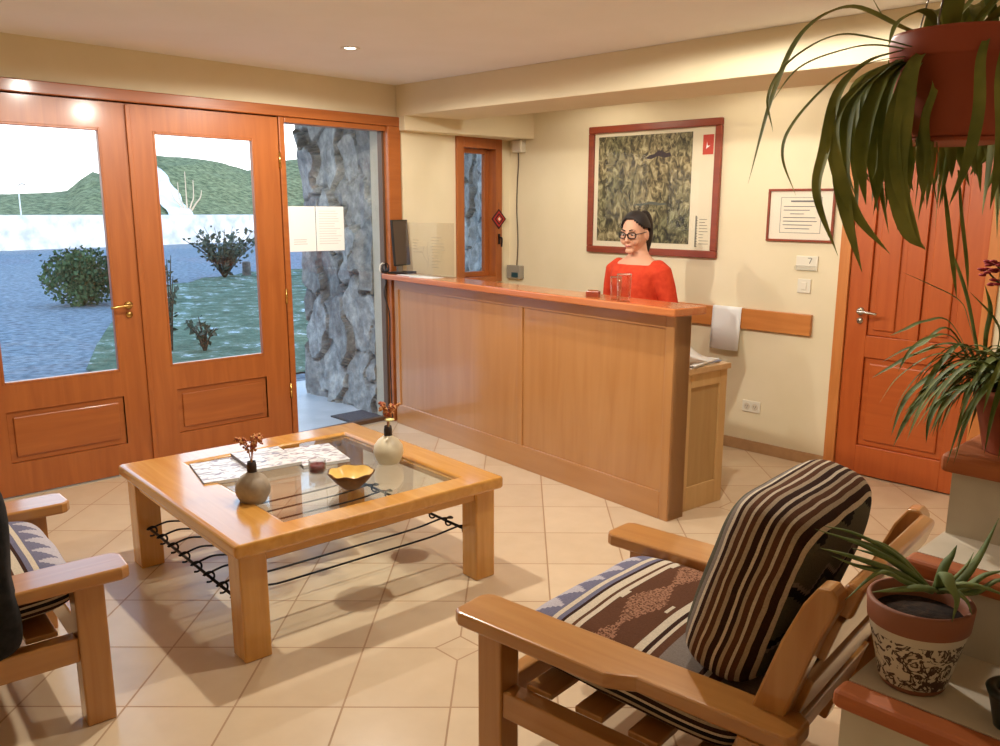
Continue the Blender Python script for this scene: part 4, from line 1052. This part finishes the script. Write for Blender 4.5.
# --- spider plant on the stair cap
TP = Vector((4.505, -2.79, 1.02))
tp = thing('potted_spider_plant', 'grassy arching plant in a terracotta pot on the top stair cap', 'plant', TP)
obj('pot', pot_bm(.062, .092, .145, .038, .008), TERRA, tp, smooth=True)
bm = nb(); bm_lathe(bm, [(0, .128), (.076, .126), (.076, .11), (0, .11)], 24); obj('soil', bm, SOIL, tp, smooth=True)
bm = nb(); rr = random.Random(21)
def L3(seq, w, **k): ribbon(bm, [at(u, v, d)-TP for u, v, d in seq], w, **k)
for s_, w_ in (
 ([(985,392,2.06),(950,350,2.02),(915,355,1.99),(890,368,1.97),(872,378,1.96)], .014),
 ([(985,392,2.06),(955,365,2.0),(920,385,1.97),(903,405,1.96),(891,436,1.95)], .017),
 ([(985,392,2.06),(960,370,2.0),(930,390,1.96),(908,418,1.95),(893,447,1.94)], .017),
 ([(985,392,2.06),(965,385,2.0),(942,400,1.97),(930,420,1.96),(926,443,1.96)], .015),
 ([(985,392,2.06),(952,325,2.06),(925,322,2.06),(905,330,2.05),(889,336,2.05)], .015),
 ([(985,392,2.06),(950,330,2.1),(922,345,2.1),(905,350,2.1),(882,362,2.1)], .014),
 ([(985,392,2.06),(955,340,2.02),(930,338,1.99),(910,352,1.97),(898,372,1.96)], .014),
 ([(985,392,2.06),(968,320,2.05),(958,300,2.05),(930,285,2.06),(902,272,2.07)], .010),
 ([(985,392,2.06),(965,345,2.0),(940,365,1.97),(922,395,1.95),(905,412,1.94)], .017),
 ([(985,392,2.06),(975,340,2.02),(967,300,2.0),(958,270,1.98),(947,240,1.97)], .013),
 ([(985,392,2.06),(985,340,2.02),(990,310,2.0),(985,285,1.99)], .013),
 ([(985,392,2.06),(1000,340,2.02),(995,318,2.0),(970,292,1.99)], .012),
 ([(985,392,2.06),(1005,350,2.0),(1018,340,1.98),(1035,360,1.97)], .016)): L3(s_, w_)
for k in range(90):
    az = rr.uniform(0, 6.28) if k % 2 else R(rr.uniform(150, 270))
    arch(bm, Vector((rr.uniform(-.03, .03), rr.uniform(-.03, .03), .125)), az, rr.uniform(.12, .27), rr.uniform(.03, .11), rr.uniform(.06, .20), rr.uniform(.009, .015), rr)
obj('foliage', bm, leafmat('grassy_leaf', srgb(70, 84, 30), srgb(112, 122, 54)), tp)
# flowering stem beside it
fl = thing('flowering_plant', 'small plant with dark red flowers in a dark pot at the right edge', 'plant', (4.60, -2.60, 1.02))
obj('pot', pot_bm(.05, .07, .11, .025, .006), plain('dark_green_pot', srgb(42, 52, 44), .5), fl, smooth=True)
bm = nb(); bm_lathe(bm, [(0, .095), (.06, .094), (.06, .085), (0, .085)], 20); obj('soil', bm, SOIL, fl)
bm = nb(); F_ = Vector((4.60, -2.60, 1.02)); bf = nb(); rr = random.Random(5)
for (u, v, d) in ((988, 272, 2.22), (998, 282, 2.2), (994, 262, 2.22), (1004, 268, 2.2)):
    tip = at(u, v, d)-F_; bm_tube(bm, crom([(0, 0, .09), tip*.5+Vector((.01, .01, .06)), tip], 6), .0025, 6)
    for k in range(9):
        a = k*.7; c = tip+Vector((math.cos(a)*.016, math.sin(a)*.016, rr.uniform(-.008, .008))); bm_sph(bf, c, (.010, .010, .004), 7)
    for k in range(3): ribbon(bm, [tip*.6+Vector((0, 0, .02)), tip*.6+Vector((rr.uniform(-.05, .05), rr.uniform(-.05, .05), .04)), tip*.6+Vector((rr.uniform(-.08, .08), rr.uniform(-.08, .08), .02))], .02, 4)
obj('foliage', bm, leafmat('dark_leaf', srgb(40, 50, 26), srgb(62, 74, 38)), fl); obj('flowers', bf, plain('flower_red', srgb(150, 30, 40), .7), fl, smooth=True)

# --- aloe in a painted pot on the low step
AP = Vector((4.497, -3.272, .648))
ap_ = thing('potted_aloe', 'spiky aloe in a white and brown painted pot on the lower step', 'plant', AP)
def painted():
    M, nt, N, L, b = newmat('painted_pot')
    tc = N.new('ShaderNodeTexCoord'); sp = N.new('ShaderNodeSeparateXYZ'); L.new(tc.outputs['Object'], sp.inputs[0])
    v = N.new('ShaderNodeTexNoise'); v.inputs['Scale'].default_value = 34; v.inputs['Detail'].default_value = 5; v.inputs['Distortion'].default_value = 2.2; L.new(tc.outputs['Object'], v.inputs['Vector'])
    n2 = N.new('ShaderNodeTexNoise'); n2.inputs['Scale'].default_value = 11; L.new(tc.outputs['Object'], n2.inputs['Vector'])
    ad = N.new('ShaderNodeMath'); ad.operation = 'MULTIPLY_ADD'; L.new(n2.outputs['Fac'], ad.inputs[0]); ad.inputs[1].default_value = .35; L.new(v.outputs['Fac'], ad.inputs[2])
    r = ramp(N, [(.60, srgb(206, 196, 178)), (.66, srgb(206, 196, 178)), (.68, srgb(72, 46, 36)), (.78, srgb(60, 40, 34)), (.82, srgb(196, 182, 160))]); L.new(ad.outputs[0], r.inputs[0])
    zr = ramp(N, [(0, srgb(110, 66, 44)), (.10, (1, 1, 1, 1)), (.74, (1, 1, 1, 1)), (.745, (0, 0, 0, 1))], 'CONSTANT')
    dv = N.new('ShaderNodeMath'); dv.operation = 'DIVIDE'; L.new(sp.outputs[2], dv.inputs[0]); dv.inputs[1].default_value = .175; L.new(dv.outputs[0], zr.inputs[0])
    body = N.new('ShaderNodeMix'); body.data_type = 'RGBA'
    lt = N.new('ShaderNodeMath'); lt.operation = 'GREATER_THAN'; L.new(dv.outputs[0], lt.inputs[0]); lt.inputs[1].default_value = .745
    l2 = N.new('ShaderNodeMath'); l2.operation = 'LESS_THAN'; L.new(dv.outputs[0], l2.inputs[0]); l2.inputs[1].default_value = .07
    sm = N.new('ShaderNodeMath'); sm.operation = 'MAXIMUM'; L.new(lt.outputs[0], sm.inputs[0]); L.new(l2.outputs[0], sm.inputs[1])
    # plain cream band under the rim
    l3 = N.new('ShaderNodeMath'); l3.operation = 'GREATER_THAN'; L.new(dv.outputs[0], l3.inputs[0]); l3.inputs[1].default_value = .64
    m0 = N.new('ShaderNodeMix'); m0.data_type = 'RGBA'; L.new(l3.outputs[0], m0.inputs[0]); L.new(r.outputs[0], m0.inputs[6]); m0.inputs[7].default_value = srgb(206, 196, 178)
    L.new(sm.outputs[0], body.inputs[0]); L.new(m0.outputs[2], body.inputs[6]); body.inputs[7].default_value = srgb(138, 82, 56)
    L.new(body.outputs[2], b.inputs['Base Color']); b.inputs['Roughness'].default_value = .6
    return M
bm = nb(); bm_lathe(bm, [(0, 0), (.056, 0), (.060, .004), (.064, .014), (.090, .128), (.093, .131), (.097, .172), (.095, .176), (.088, .176), (.084, .15), (.074, .10), (0, .098)], 44)
obj('pot', bm, painted(), ap_, smooth=True)
bm = nb(); bm_lathe(bm, [(0, .146), (.083, .143), (.078, .12), (0, .12)], 24); obj('soil', bm, SOIL, ap_, smooth=True)
bm = nb()
def aloe(seq, r):
    P = crom([at(u, v, d)-AP for u, v, d in seq], 6); n = len(P)
    bm_tube(bm, P, [r*(.75+.45*math.sin(min(1, i/(n*.35))*1.57))*(1-(i/(n-1))**1.6)+.0006 for i in range(n)], 8, sq=(.45, 1))
for s_, r_ in (
 ([(930,590,1.62),(900,566,1.59),(862,545,1.56),(815,529,1.53)], .014),
 ([(928,590,1.62),(890,570,1.57),(850,556,1.54),(820,548,1.52)], .014),
 ([(928,588,1.62),(895,560,1.60),(870,545,1.58),(838,536,1.56)], .012),
 ([(930,592,1.61),(905,582,1.56),(880,572,1.53),(845,600,1.51)], .010),
 ([(930,588,1.63),(905,560,1.63),(885,545,1.62),(866,538,1.62)], .007),
 ([(935,590,1.62),(920,588,1.55),(895,590,1.54),(872,592,1.53)], .013),
 ([(940,588,1.64),(960,580,1.64),(980,555,1.64),(999,518,1.64)], .014),
 ([(942,590,1.63),(965,588,1.61),(985,575,1.60),(1010,570,1.59)], .014),
 ([(940,592,1.61),(945,575,1.57),(950,585,1.54),(957,600,1.53),(952,622,1.53)], .013),
 ([(940,592,1.62),(960,585,1.58),(985,588,1.56),(1015,600,1.55)], .014),
 ([(936,588,1.64),(945,565,1.65),(952,555,1.66),(957,545,1.66)], .009),
 ([(938,590,1.62),(975,592,1.6),(1000,580,1.58),(1030,590,1.57)], .010),
 ([(926,588,1.62),(896,556,1.60),(856,534,1.58),(824,526,1.57)], .011),
 ([(926,590,1.61),(892,574,1.57),(858,566,1.54),(832,556,1.53)], .012),
 ([(926,588,1.63),(904,566,1.62),(880,556,1.60),(852,548,1.59)], .011),
 ([(934,590,1.62),(950,582,1.60),(966,566,1.60),(974,552,1.60)], .009),
 ([(938,590,1.61),(952,590,1.57),(966,600,1.55),(972,615,1.55)], .009)): aloe(s_, r_)
obj('aloe_leaves', bm, leafmat('aloe_leaf', srgb(88, 104, 58), srgb(124, 136, 84)), ap_, smooth=True)
# small dark pot at the frame edge
DP = Vector((4.683, -3.30, .648))
dp = thing('small_dark_pot', 'small dark green glazed pot at the right edge of the lower step', 'pot', DP)
obj('pot_body', pot_bm(.03, .045, .075, .018, .004), plain('dark_glaze', srgb(26, 34, 28), .3), dp, smooth=True)
bm = nb(); bm_lathe(bm, [(0, .062), (.034, .061), (.034, .05), (0, .05)], 20); obj('soil', bm, SOIL, dp)

# ================================================================== OUTDOORS
GZ0 = -.16
GRAV = noisy('gravel', srgb(96, 104, 112), srgb(160, 166, 172), 11, .95, .5, 10, .3, .7)
struct(box('ground', (-120, -.12, -60, 110, GZ0-.2, GZ0), GRAV), 'grey gravel drive outside the entrance', 'ground')
struct(box('porch_floor', (-1.9, -.12, -4.2, -.2, GZ0-.1, -.03), noisy('porch_tile', srgb(190, 196, 200), srgb(206, 210, 214), 5, .4, .05)), 'pale tiled porch outside the fixed pane', 'floor')
def frost():
    M, nt, N, L, b = newmat('frosted_grass')
    g = N.new('ShaderNodeNewGeometry'); n1 = N.new('ShaderNodeTexNoise'); n1.inputs['Scale'].default_value = 3.4; n1.inputs['Detail'].default_value = 9; n1.inputs['Roughness'].default_value = .72
    mp = N.new('ShaderNodeMapping'); mp.inputs['Rotation'].default_value = (0, 0, R(40)); mp.inputs['Scale'].default_value = (1, 1.15, 1); L.new(g.outputs['Position'], mp.inputs[0]); L.new(mp.outputs[0], n1.inputs['Vector'])
    r = ramp(N, [(.33, srgb(56, 76, 52)), (.52, srgb(100, 120, 92)), (.585, srgb(132, 144, 124)), (.64, srgb(216, 218, 218))]); L.new(n1.outputs['Fac'], r.inputs[0]); L.new(r.outputs[0], b.inputs['Base Color']); b.inputs['Roughness'].default_value = 1
    return M
bm = nb(); rr = random.Random(9)
gp = [(-2.8, -1.5)]+[tuple(on(u, v, 2, GZ0))[:2] for u, v in ((86, 372), (97, 345), (122, 312), (165, 288), (205, 279), (258, 272))]+[(-16, 11), (-12, 15), (-2.8, 15)]
vs = [bm.verts.new((x, y, GZ0+.02)) for x, y in gp]; bm.faces.new(vs)
bmesh.ops.triangulate(bm, faces=bm.faces); bmesh.ops.subdivide_edges(bm, edges=bm.edges, cuts=14, use_grid_fill=False)
for v in bm.verts: v.co.z += .04*mnoise.noise(v.co*1.3)+.015*mnoise.noise(v.co*6)
FG = frost()
tag(obj('lawn', bm, FG, smooth=True), 'frosty green lawn outside the right entrance door', 'grass', kind='stuff')
# low white wall across the drive
bm = nb(); WL = [(-28, -14), (-31.5, 1), (-33.5, 9), (-39, 24), (-52, 50)]
for (a, b) in zip(WL, WL[1:]):
    d = Vector((b[0]-a[0], b[1]-a[1], 0)).normalized(); n = Vector((-d.y, d.x, 0))*.6
    bm_prism(bm, [(a[0]-n.x, a[1]-n.y), (b[0]-n.x, b[1]-n.y), (b[0]+n.x, b[1]+n.y), (a[0]+n.x, a[1]+n.y)], GZ0, 1.15)
struct(obj('boundary_wall', bm, noisy('snowy_wall', srgb(176, 182, 188), srgb(236, 236, 236), 1.6, .9, .5, 8)), 'low white wall across the drive', 'wall')
# hillside
bm = nb()
RID = [(-60, 2.0), (11.6, 2.1), (15.2, 2.3), (16, 2.6), (17, 3.76), (17.9, 3.86), (18.6, 3.3), (20, 3.7), (21.8, 5.15), (26, 5.05), (29.4, 4.3), (33, 5.4), (60, 5.0), (140, 5)]
def y60(x, y): return (y+4.887)*65/(5-x)-4.887
def hz(x, y):
    f = max(0, min(1, (-x-36)/24)); f = f*f*(3-2*f)
    q = y60(x, y); rz_ = float(np.interp(q, [a for a, b in RID], [b for a, b in RID]))
    dr = max(0, (-x-60)/18)
    return .25+f*(rz_-.25)-dr*2+.22*mnoise.noise(Vector((x*.5, q*.5, 0)))*f+.12*mnoise.noise(Vector((x*1.3, q*1.3, 3)))*f
qs = [-50+.9*j for j in range(150)]; xs = [-36-.8*i for i in range(46)]
def hp_(x, q, up=0): y = (q+4.887)*(5-x)/65-4.887; return (x, y, hz(x, y)+up)
g_ = [[bm.verts.new(hp_(x, q)) for q in qs] for x in xs]
for i in range(len(xs)-1):
    for j in range(len(qs)-1): bm.faces.new((g_[i][j], g_[i+1][j], g_[i+1][j+1], g_[i][j+1])).smooth = True
struct(obj('hillside', bm, noisy('hill_grass', srgb(70, 82, 52), srgb(142, 146, 104), 3.2, 1, 0, 12, .34, .66)), 'green hillside beyond the low white wall', 'hill')
bm = nb(); rows = []
for k in range(25):
    f = k/24; x = -41.5-15.5*f; q0 = 23.6-3.4*f; w_ = 1.9-.2*f
    rows.append([bm.verts.new(hp_(x, q0+w_*(t-.5)+.12*math.sin(k*1.1), .16)) for t in (0, .33, .66, 1)])
for a, b in zip(rows, rows[1:]):
    for t in range(3): bm.faces.new((a[t], b[t], b[t+1], a[t+1]))
struct(obj('hill_track', bm, noisy('pale_track', srgb(228, 228, 224), srgb(244, 244, 240), 1, .9, 0), smooth=True), 'pale track running up the green hillside', 'track')
struct(box('upper_storey', (-.12, XR+.12, -26, 34, 2.72, 7.0), WALL), 'unseen block added above the room to shade the drive', 'building')  # added out of view: keeps the low sun off the near drive
sun = bpy.data.lights.new('sun', 'SUN'); sun.energy = 3.0; sun.angle = R(.6); sun.color = (1, .95, .86)
so = bpy.data.objects.new('sun', sun); COL.objects.link(so); so.rotation_euler = Vector((-math.cos(R(13.5)), .05, -math.sin(R(13.5)))).to_track_quat('-Z', 'Y').to_euler(); so.location = (20, 0, 12)
# shrubs
def shrub(name, label, loc, rad, h, nst, nlf, lsz, lm, sm, seed, cat='shrub', round_=True, group=None):
    t = thing(name, label, cat, loc, group=group); rr = random.Random(seed); bs = nb(); bl = nb()
    for k in range(nst):
        a = rr.uniform(0, 6.28); e = rr.uniform(.2, 1)
        tip = Vector((math.cos(a)*rad*e, math.sin(a)*rad*e, h*rr.uniform(.6, 1)*(1-.35*e*e if round_ else 1)))
        P = crom([(0, 0, 0), tip*.45+Vector((0, 0, h*.12)), tip], 5); bm_tube(bs, P, [.012*(1-i/len(P))+.003 for i in range(len(P))], 5)
        for q in range(nlf):
            f = rr.uniform(.3, 1) if round_ else rr.uniform(.25, 1)
            c = P[min(len(P)-1, int(f*(len(P)-1)))] + Vector((rr.gauss(0, 1), rr.gauss(0, 1), rr.gauss(0, 1)))*rad*(.13 if round_ else .06)
            if c.z < .03: c.z = .03+rr.random()*.1
            d = Vector((rr.gauss(0, 1), rr.gauss(0, 1), rr.gauss(0, 1))).normalized(); s = d.orthogonal().normalized(); n_ = d.cross(s)*.25
            z = lsz*rr.uniform(.6, 1.3)
            v = [bl.verts.new(c), bl.verts.new(c+d*z*.5+s*z*.32+n_*z*.3), bl.verts.new(c+d*z), bl.verts.new(c+d*z*.5-s*z*.32+n_*z*.3)]; bl.faces.new(v)
    if round_:
        for q in range(nst*nlf//2):
            d0 = Vector((rr.gauss(0, 1), rr.gauss(0, 1), rr.gauss(0, 1))).normalized(); e = rr.uniform(.75, 1.04)
            c = Vector((d0.x*rad*e, d0.y*rad*e, max(.04, h*.48+d0.z*h*.5*e)))
            d = Vector((rr.gauss(0, 1), rr.gauss(0, 1), rr.gauss(0, 1))).normalized(); s = d.orthogonal().normalized(); n_ = d.cross(s)*.25; z = lsz*rr.uniform(.6, 1.3)
            v = [bl.verts.new(c), bl.verts.new(c+d*z*.5+s*z*.32+n_*z*.3), bl.verts.new(c+d*z), bl.verts.new(c+d*z*.5-s*z*.32+n_*z*.3)]; bl.faces.new(v)
    obj('stems', bs, sm, t, smooth=True)
    if nlf: obj('leaves', bl, lm, t)
    return t
STEM = noisy('bark', srgb(64, 54, 46), srgb(96, 84, 72), 30, 1, .3)
DG = noisy('dark_foliage', srgb(50, 76, 52), srgb(98, 122, 80), 3, .9, 0); RG = noisy('rose_foliage', srgb(70, 84, 74), srgb(112, 116, 100), 3, .9, 0)
shrub('round_bush', 'dense round dark bush on the gravel outside the left door', (-10.9, .25, GZ0), .62, 1.0, 46, 70, .075, DG, STEM, 1)
shrub('round_bush', 'smaller dark bush right behind the dense round bush', (-11.6, 1.35, GZ0), .42, .62, 26, 45, .07, DG, STEM, 2)
shrub('rose_bush', 'leafy rose bush standing on the lawn behind the right door', (-14.8, 4.75, GZ0), 1.05, 1.25, 44, 15, .12, RG, STEM, 3, round_=False)
shrub('rose_bush', 'rose bush half hidden behind the notices on the fixed pane', (-11.5, 6.0, GZ0), .7, 1.4, 30, 16, .11, RG, STEM, 13, round_=False)
shrub('young_rose', 'thin tall rose stem close outside the right door', tuple(on(172, 352, 2, GZ0)), .22, 1.25, 6, 9, .085, RG, STEM, 5, round_=False)
shrub('young_rose', 'low leafy rose stem at the bottom of the right door glass', tuple(on(205, 352, 2, GZ0)), .25, .45, 7, 9, .085, RG, STEM, 6, round_=False)
# pale bare shrub on the slope
dc = thing('bare_shrub', 'pale bare candelabra shrub on the hillside', 'shrub', hp_(-43, y60(-43, on(187, 206, 0, -43).y)))
bm = nb()
for (dx, h) in ((0, 2.2), (-.35, 1.6), (.35, 1.75), (-.65, 1.1), (.7, 1.2)):
    bm_tube(bm, crom([(0, 0, -.3), (dx*.2, dx*.6, .4), (dx*.35, dx, .8), (dx*.36, dx*1.12, h)], 5), [.06-.04*i/15 for i in range(16)], 7)
obj('branches', bm, plain('bleached_wood', srgb(196, 176, 154), .9), dc, smooth=True)
# stumps
for k, (u, v, hgt, lab) in enumerate(((247, 276, .36, 'grey timber post on the lawn right of the rose bush'), (163, 281, .34, 'grey timber post at the left edge of the right door glass'))):
    p = on(u, v, 2, GZ0); bm = nb(); bm_lathe(bm, [(0, 0), (.11, 0), (.10, hgt*.9), (.085, hgt), (0, hgt+.01)], 12)
    tag(obj('timber_post', bm, noisy('grey_timber', srgb(110, 104, 100), srgb(140, 134, 128), 12, .9, .3), None, loc=p, smooth=False), lab, 'post', 'posts on the lawn')
lp_ = on(22, 222, 0, -37); t = thing('lamp_post', 'slender pale lamp post in front of the hill', 'lamp post', lp_)
bm = nb(); bm_tube(bm, [(0, 0, -1), (0, 0, 1.55)], [.04, .025], 8); obj('mast', bm, plain('pale_mast', srgb(200, 204, 206), .5), t, smooth=True)
bm = nb(); bm_tube(bm, [(0, 0, 1.55), (.05, .12, 1.62), (.1, .26, 1.60)], [.025, .03, .045], 8); obj('lamp_head', bm, plain('lamp_head_grey', srgb(150, 150, 150), .5), t, smooth=True)
# stone walls
def stone_slab(name, label, p0, p1, z0, z1, cell, seed, thick=.35):
    """rubble face from p0 to p1 (xy); faces the left-hand normal"""
    rng = np.random.default_rng(seed); p0 = Vector((*p0, 0)); p1 = Vector((*p1, 0)); Lh = (p1-p0).length; d = (p1-p0)/Lh; n = Vector((d.y, -d.x, 0))
    H_ = z1-z0; nu, nv = int(Lh/.022), int(H_/.022)
    sd_ = []
    gy = int(H_/(cell*1.25))+2; gx = int(Lh/cell)+2
    for j in range(gy):
        for i in range(gx): sd_.append(((i-.5+rng.uniform(-.42, .42)+(j % 2)*.5)*cell, (j-.3+rng.uniform(-.42, .42))*cell*1.25))
    sd_ = np.array(sd_); tl = rng.uniform(-.22, .22, (len(sd_), 2)); of = rng.uniform(0, .06, len(sd_)); sh = rng.uniform(.6, 1.15, len(sd_))
    U, V = np.meshgrid(np.linspace(0, Lh, nu+1), np.linspace(0, H_, nv+1)); wob = .03*np.sin(U*23+V*11)+.03*np.sin(V*19-U*13)
    du = (U+wob)[..., None]-sd_[:, 0]; dv = ((V+wob*.7)[..., None]-sd_[:, 1])/1.25
    D = np.sqrt(du*du+dv*dv); o = np.argsort(D, -1); i1 = o[..., 0]; d1 = np.take_along_axis(D, o[..., :1], -1)[..., 0]; d2 = np.take_along_axis(D, o[..., 1:2], -1)[..., 0]
    e = np.clip((d2-d1)/.028, 0, 1); e = e*e*(3-2*e)
    hgt = e*(.020+of[i1]*.7+tl[i1, 0]*np.take_along_axis(du, o[..., :1], -1)[..., 0]+tl[i1, 1]*np.take_along_axis(dv, o[..., :1], -1)[..., 0])
    me = bpy.data.meshes.new(name); verts = []; faces = []
    for j in range(nv+1):
        for i in range(nu+1):
            pz = V[j, i]+z0; q = p0+d*U[j, i]+n*(float(hgt[j, i])+.012*mnoise.noise(Vector((U[j, i]*16, pz*16, seed)))); verts.append((q.x, q.y, pz))
    for j in range(nv):
        for i in range(nu):
            a = j*(nu+1)+i; faces.append((a, a+1, a+nu+2, a+nu+1))
    b0 = len(verts)
    for (uu, z) in ((0, z0), (Lh, z0), (Lh, z1), (0, z1)):
        q = p0+d*uu-n*thick; verts.append((q.x, q.y, z))
    faces.append((b0+3, b0+2, b0+1, b0))
    faces.append(tuple(range(0, nu+1))[::-1]+(b0, b0+1)); faces.append(tuple(range(nv*(nu+1), (nv+1)*(nu+1)))+(b0+2, b0+3))
    faces.append(tuple(j*(nu+1) for j in range(nv+1))+(b0+3, b0)); faces.append(tuple(j*(nu+1)+nu for j in range(nv, -1, -1))+(b0+1, b0+2))
    me.from_pydata(verts, [], faces)
    at_ = me.color_attributes.new('stone', 'FLOAT_COLOR', 'POINT')
    flat = sh[i1].ravel(); joint = e.ravel()
    for k in range((nu+1)*(nv+1)):
        s = float(flat[k])*(.55+.45*float(joint[k])); at_.data[k].color = (s, s, s, 1)
    for k in range(b0, b0+4): at_.data[k].color = (.8, .8, .8, 1)
    M = bpy.data.materials.get('rubble') 
    if not M:
        M, nt, N, L, b = newmat('rubble'); ca = N.new('ShaderNodeVertexColor'); ca.layer_name = 'stone'
        tc = N.new('ShaderNodeTexCoord'); n1 = N.new('ShaderNodeTexNoise'); n1.inputs['Scale'].default_value = 9; n1.inputs['Detail'].default_value = 7; n1.inputs['Roughness'].default_value = .7; L.new(tc.outputs['Object'], n1.inputs['Vector'])
        r = ramp(N, [(.3, srgb(96, 100, 102)), (.5, srgb(140, 144, 144)), (.7, srgb(186, 188, 184))]); L.new(n1.outputs['Fac'], r.inputs[0])
        mx = N.new('ShaderNodeMix'); mx.data_type = 'RGBA'; mx.blend_type = 'MULTIPLY'; mx.inputs[0].default_value = 1; L.new(r.outputs[0], mx.inputs[6]); L.new(ca.outputs[0], mx.inputs[7]); L.new(mx.outputs[2], b.inputs['Base Color']); b.inputs['Roughness'].default_value = .95
        bp = N.new('ShaderNodeBump'); bp.inputs['Strength'].default_value = .5; bp.inputs['Distance'].default_value = .02; L.new(n1.outputs['Fac'], bp.inputs['Height']); L.new(bp.outputs[0], b.inputs['Normal'])
    me.materials.append(M)
    o = bpy.data.objects.new(name, me); COL.objects.link(o); return struct(o, label, 'wall')
stone_slab('stone_wall', 'grey rubble stone wall just outside the fixed pane', (-1.40, -1.03), (-.30, -1.09), GZ0, 2.55, .36, 4)
stone_slab('stone_pillar', 'grey rubble stone pillar outside the narrow window', (-2.6, 1.75), (-1.35, 1.25), GZ0, 2.55, .26, 8)
struct(box('porch_pier', (-.30, -.12, -1.13, -.72, GZ0, 2.55), noisy('pier_render', srgb(176, 168, 150), srgb(186, 178, 160), 6, .9, .1)), 'plain rendered pier between stone wall and entrance frame', 'pier')
struct(box('porch_roof', (-1.75, -.12, -1.95, -.60, 2.55, 2.68), plain('porch_soffit', srgb(150, 140, 130), .8)), 'porch roof edge above the stone wall', 'roof')
bm = nb(); bm_box(bm, -1.75, -1.65, -1.95, -1.85, -.03, 2.55); 
shrub('tall_shrub', 'dark leafy shrub outside the narrow window', (-3.5, 2.9, GZ0), .55, 2.0, 40, 40, .09, DG, STEM, 17)
mt = thing('door_mat', 'dark grey door mat on the porch by the stone wall', 'mat', (-.30, -1.27, -.03))
box('mat_pile', (-.20, .16, -.13, .13, 0, .014), noisy('mat_fibre', srgb(70, 70, 78), srgb(96, 96, 104), 90, 1, .6), mt, bevel=.003)
bm = nb()
for q in ((-.215, .175, -.145, -.13), (-.215, .175, .13, .145), (-.215, -.20, -.13, .13), (.16, .175, -.13, .13)): bm_box(bm, q[0], q[1], q[2], q[3], 0, .01)
obj('mat_border', bm, plain('mat_rubber', srgb(50, 50, 54), .8), mt)

# ================================================================== LIGHT
def downlight(x, y, power, label, cone=120, blend=.6, z=CZ, col=(1, .955, .85), rad=.035):
    t = thing('ceiling_downlight', label, 'downlight', (x, y, z), group='recessed ceiling downlights')
    bm = nb(); bm_lathe(bm, [(.030, -.002), (.047, -.006), (.052, -.004), (.052, 0), (.030, 0)], 28); obj('trim_ring', bm, plain('white_ring', srgb(236, 230, 220), .4), t, smooth=True)
    bm = nb(); bm_lathe(bm, [(0, -.001), (.030, -.001), (.030, -.0005), (0, -.0005)], 24); obj('lamp_face', bm, emit('halogen_face', (1, .85, .62, 1), 12), t)
    l = bpy.data.lights.new('lamp', 'SPOT'); l.energy = power; l.color = col; l.spot_size = R(cone); l.spot_blend = blend; l.shadow_soft_size = rad
    o = bpy.data.objects.new('lamp', l); COL.objects.link(o); o.parent = t; o.location = (0, 0, -.03)
    return t
downlight(.957, -2.128, 44, 'recessed ceiling downlight near the entrance doors', 172, .25)
downlight(1.86, -2.96, 108, 'recessed ceiling downlight above the coffee table', 174, .18)
downlight(2.35, -.56, 9, 'recessed downlight behind the beam above the wall rail', 172, .25)
downlight(1.10, -.56, 7, 'recessed downlight behind the beam near the narrow window', 172, .25)
downlight(3.15, -2.1, 78, 'recessed ceiling downlight in front of the room door', 178, .10)
downlight(3.0, -4.6, 3, 'recessed ceiling downlight between the two armchairs', 172, .25)

# ---- pieces that belong to a part rather than to the whole thing
SUB = {'soil': 'pot', 'saucer': 'pot', 'display': 'housing', 'lamp_face': 'trim_ring', 'frame_glass': 'frame', 'printed_lake': 'map_print', 'emblem_mark': 'red_emblem',
       'printed_scale': 'mount', 'glass_ledge': 'tabletop_frame', 'rocker': 'face_plate', 'tray': 'face_plate', 'hook': 'face_plate', 'socket_slots': 'face_plate', 'ponytail': 'hair', 'hair_tie': 'hair',
       'loose_hair': 'hair', 'rim': 'glass_body', 'wax': 'jar', 'wick': 'jar', 'vase_neck': 'vase_body', 'printed_text': 'paper|certificate_paper', 'device_front': 'device_body', 'printed_lines': 'sheet', 'box_lid': 'box_body'}
PLAB = {'door_handle': 'metal lever handle', 'glass_top': 'clear inset glass top', 'shelf_rod': 'black iron rod with curled ends', 'vase_neck': 'dark brown bottle neck', 'bowl_inside': 'golden bowl interior', 'dried_flowers': 'dried reddish flower sprig',
        'emblem_mark': 'white mark', 'red_emblem': 'red square emblem', 'wax': 'dark red wax', 'ponytail': 'dark ponytail', 'glasses': 'black framed glasses', 'knit_top': 'orange-red top', 'stair_nosing': 'timber step edge', 'stair_cap': 'timber cap'}
base = lambda n: n.rsplit('.', 1)[0] if n[-3:].isdigit() and '.' in n else n
EYE = Matrix.Identity(4)
for o in list(COL.objects):
    k = base(o.name)
    if o.parent and k in PLAB: o['label'] = PLAB[k]
    if o.parent and k in SUB and o.parent.type == 'EMPTY':
        c = [q for q in COL.objects if q.parent == o.parent and base(q.name) in SUB[k].split('|')]
        if c and c[0].matrix_basis == EYE: o.parent = c[0]

w = bpy.data.worlds.new('sky'); S.world = w; w.use_nodes = True
N = w.node_tree.nodes; L = w.node_tree.links
bg = N['Background']; tc = N.new('ShaderNodeTexCoord'); sp = N.new('ShaderNodeSeparateXYZ'); L.new(tc.outputs['Generated'], sp.inputs[0])
r = ramp(N, [(.0, (1.0, .99, .97, 1)), (.13, (.95, .98, 1, 1)), (.35, (.27, .46, .68, 1)), (1, (.17, .36, .68, 1))]); L.new(sp.outputs[2], r.inputs[0]); L.new(r.outputs[0], bg.inputs[0]); bg.inputs[1].default_value = 2.8
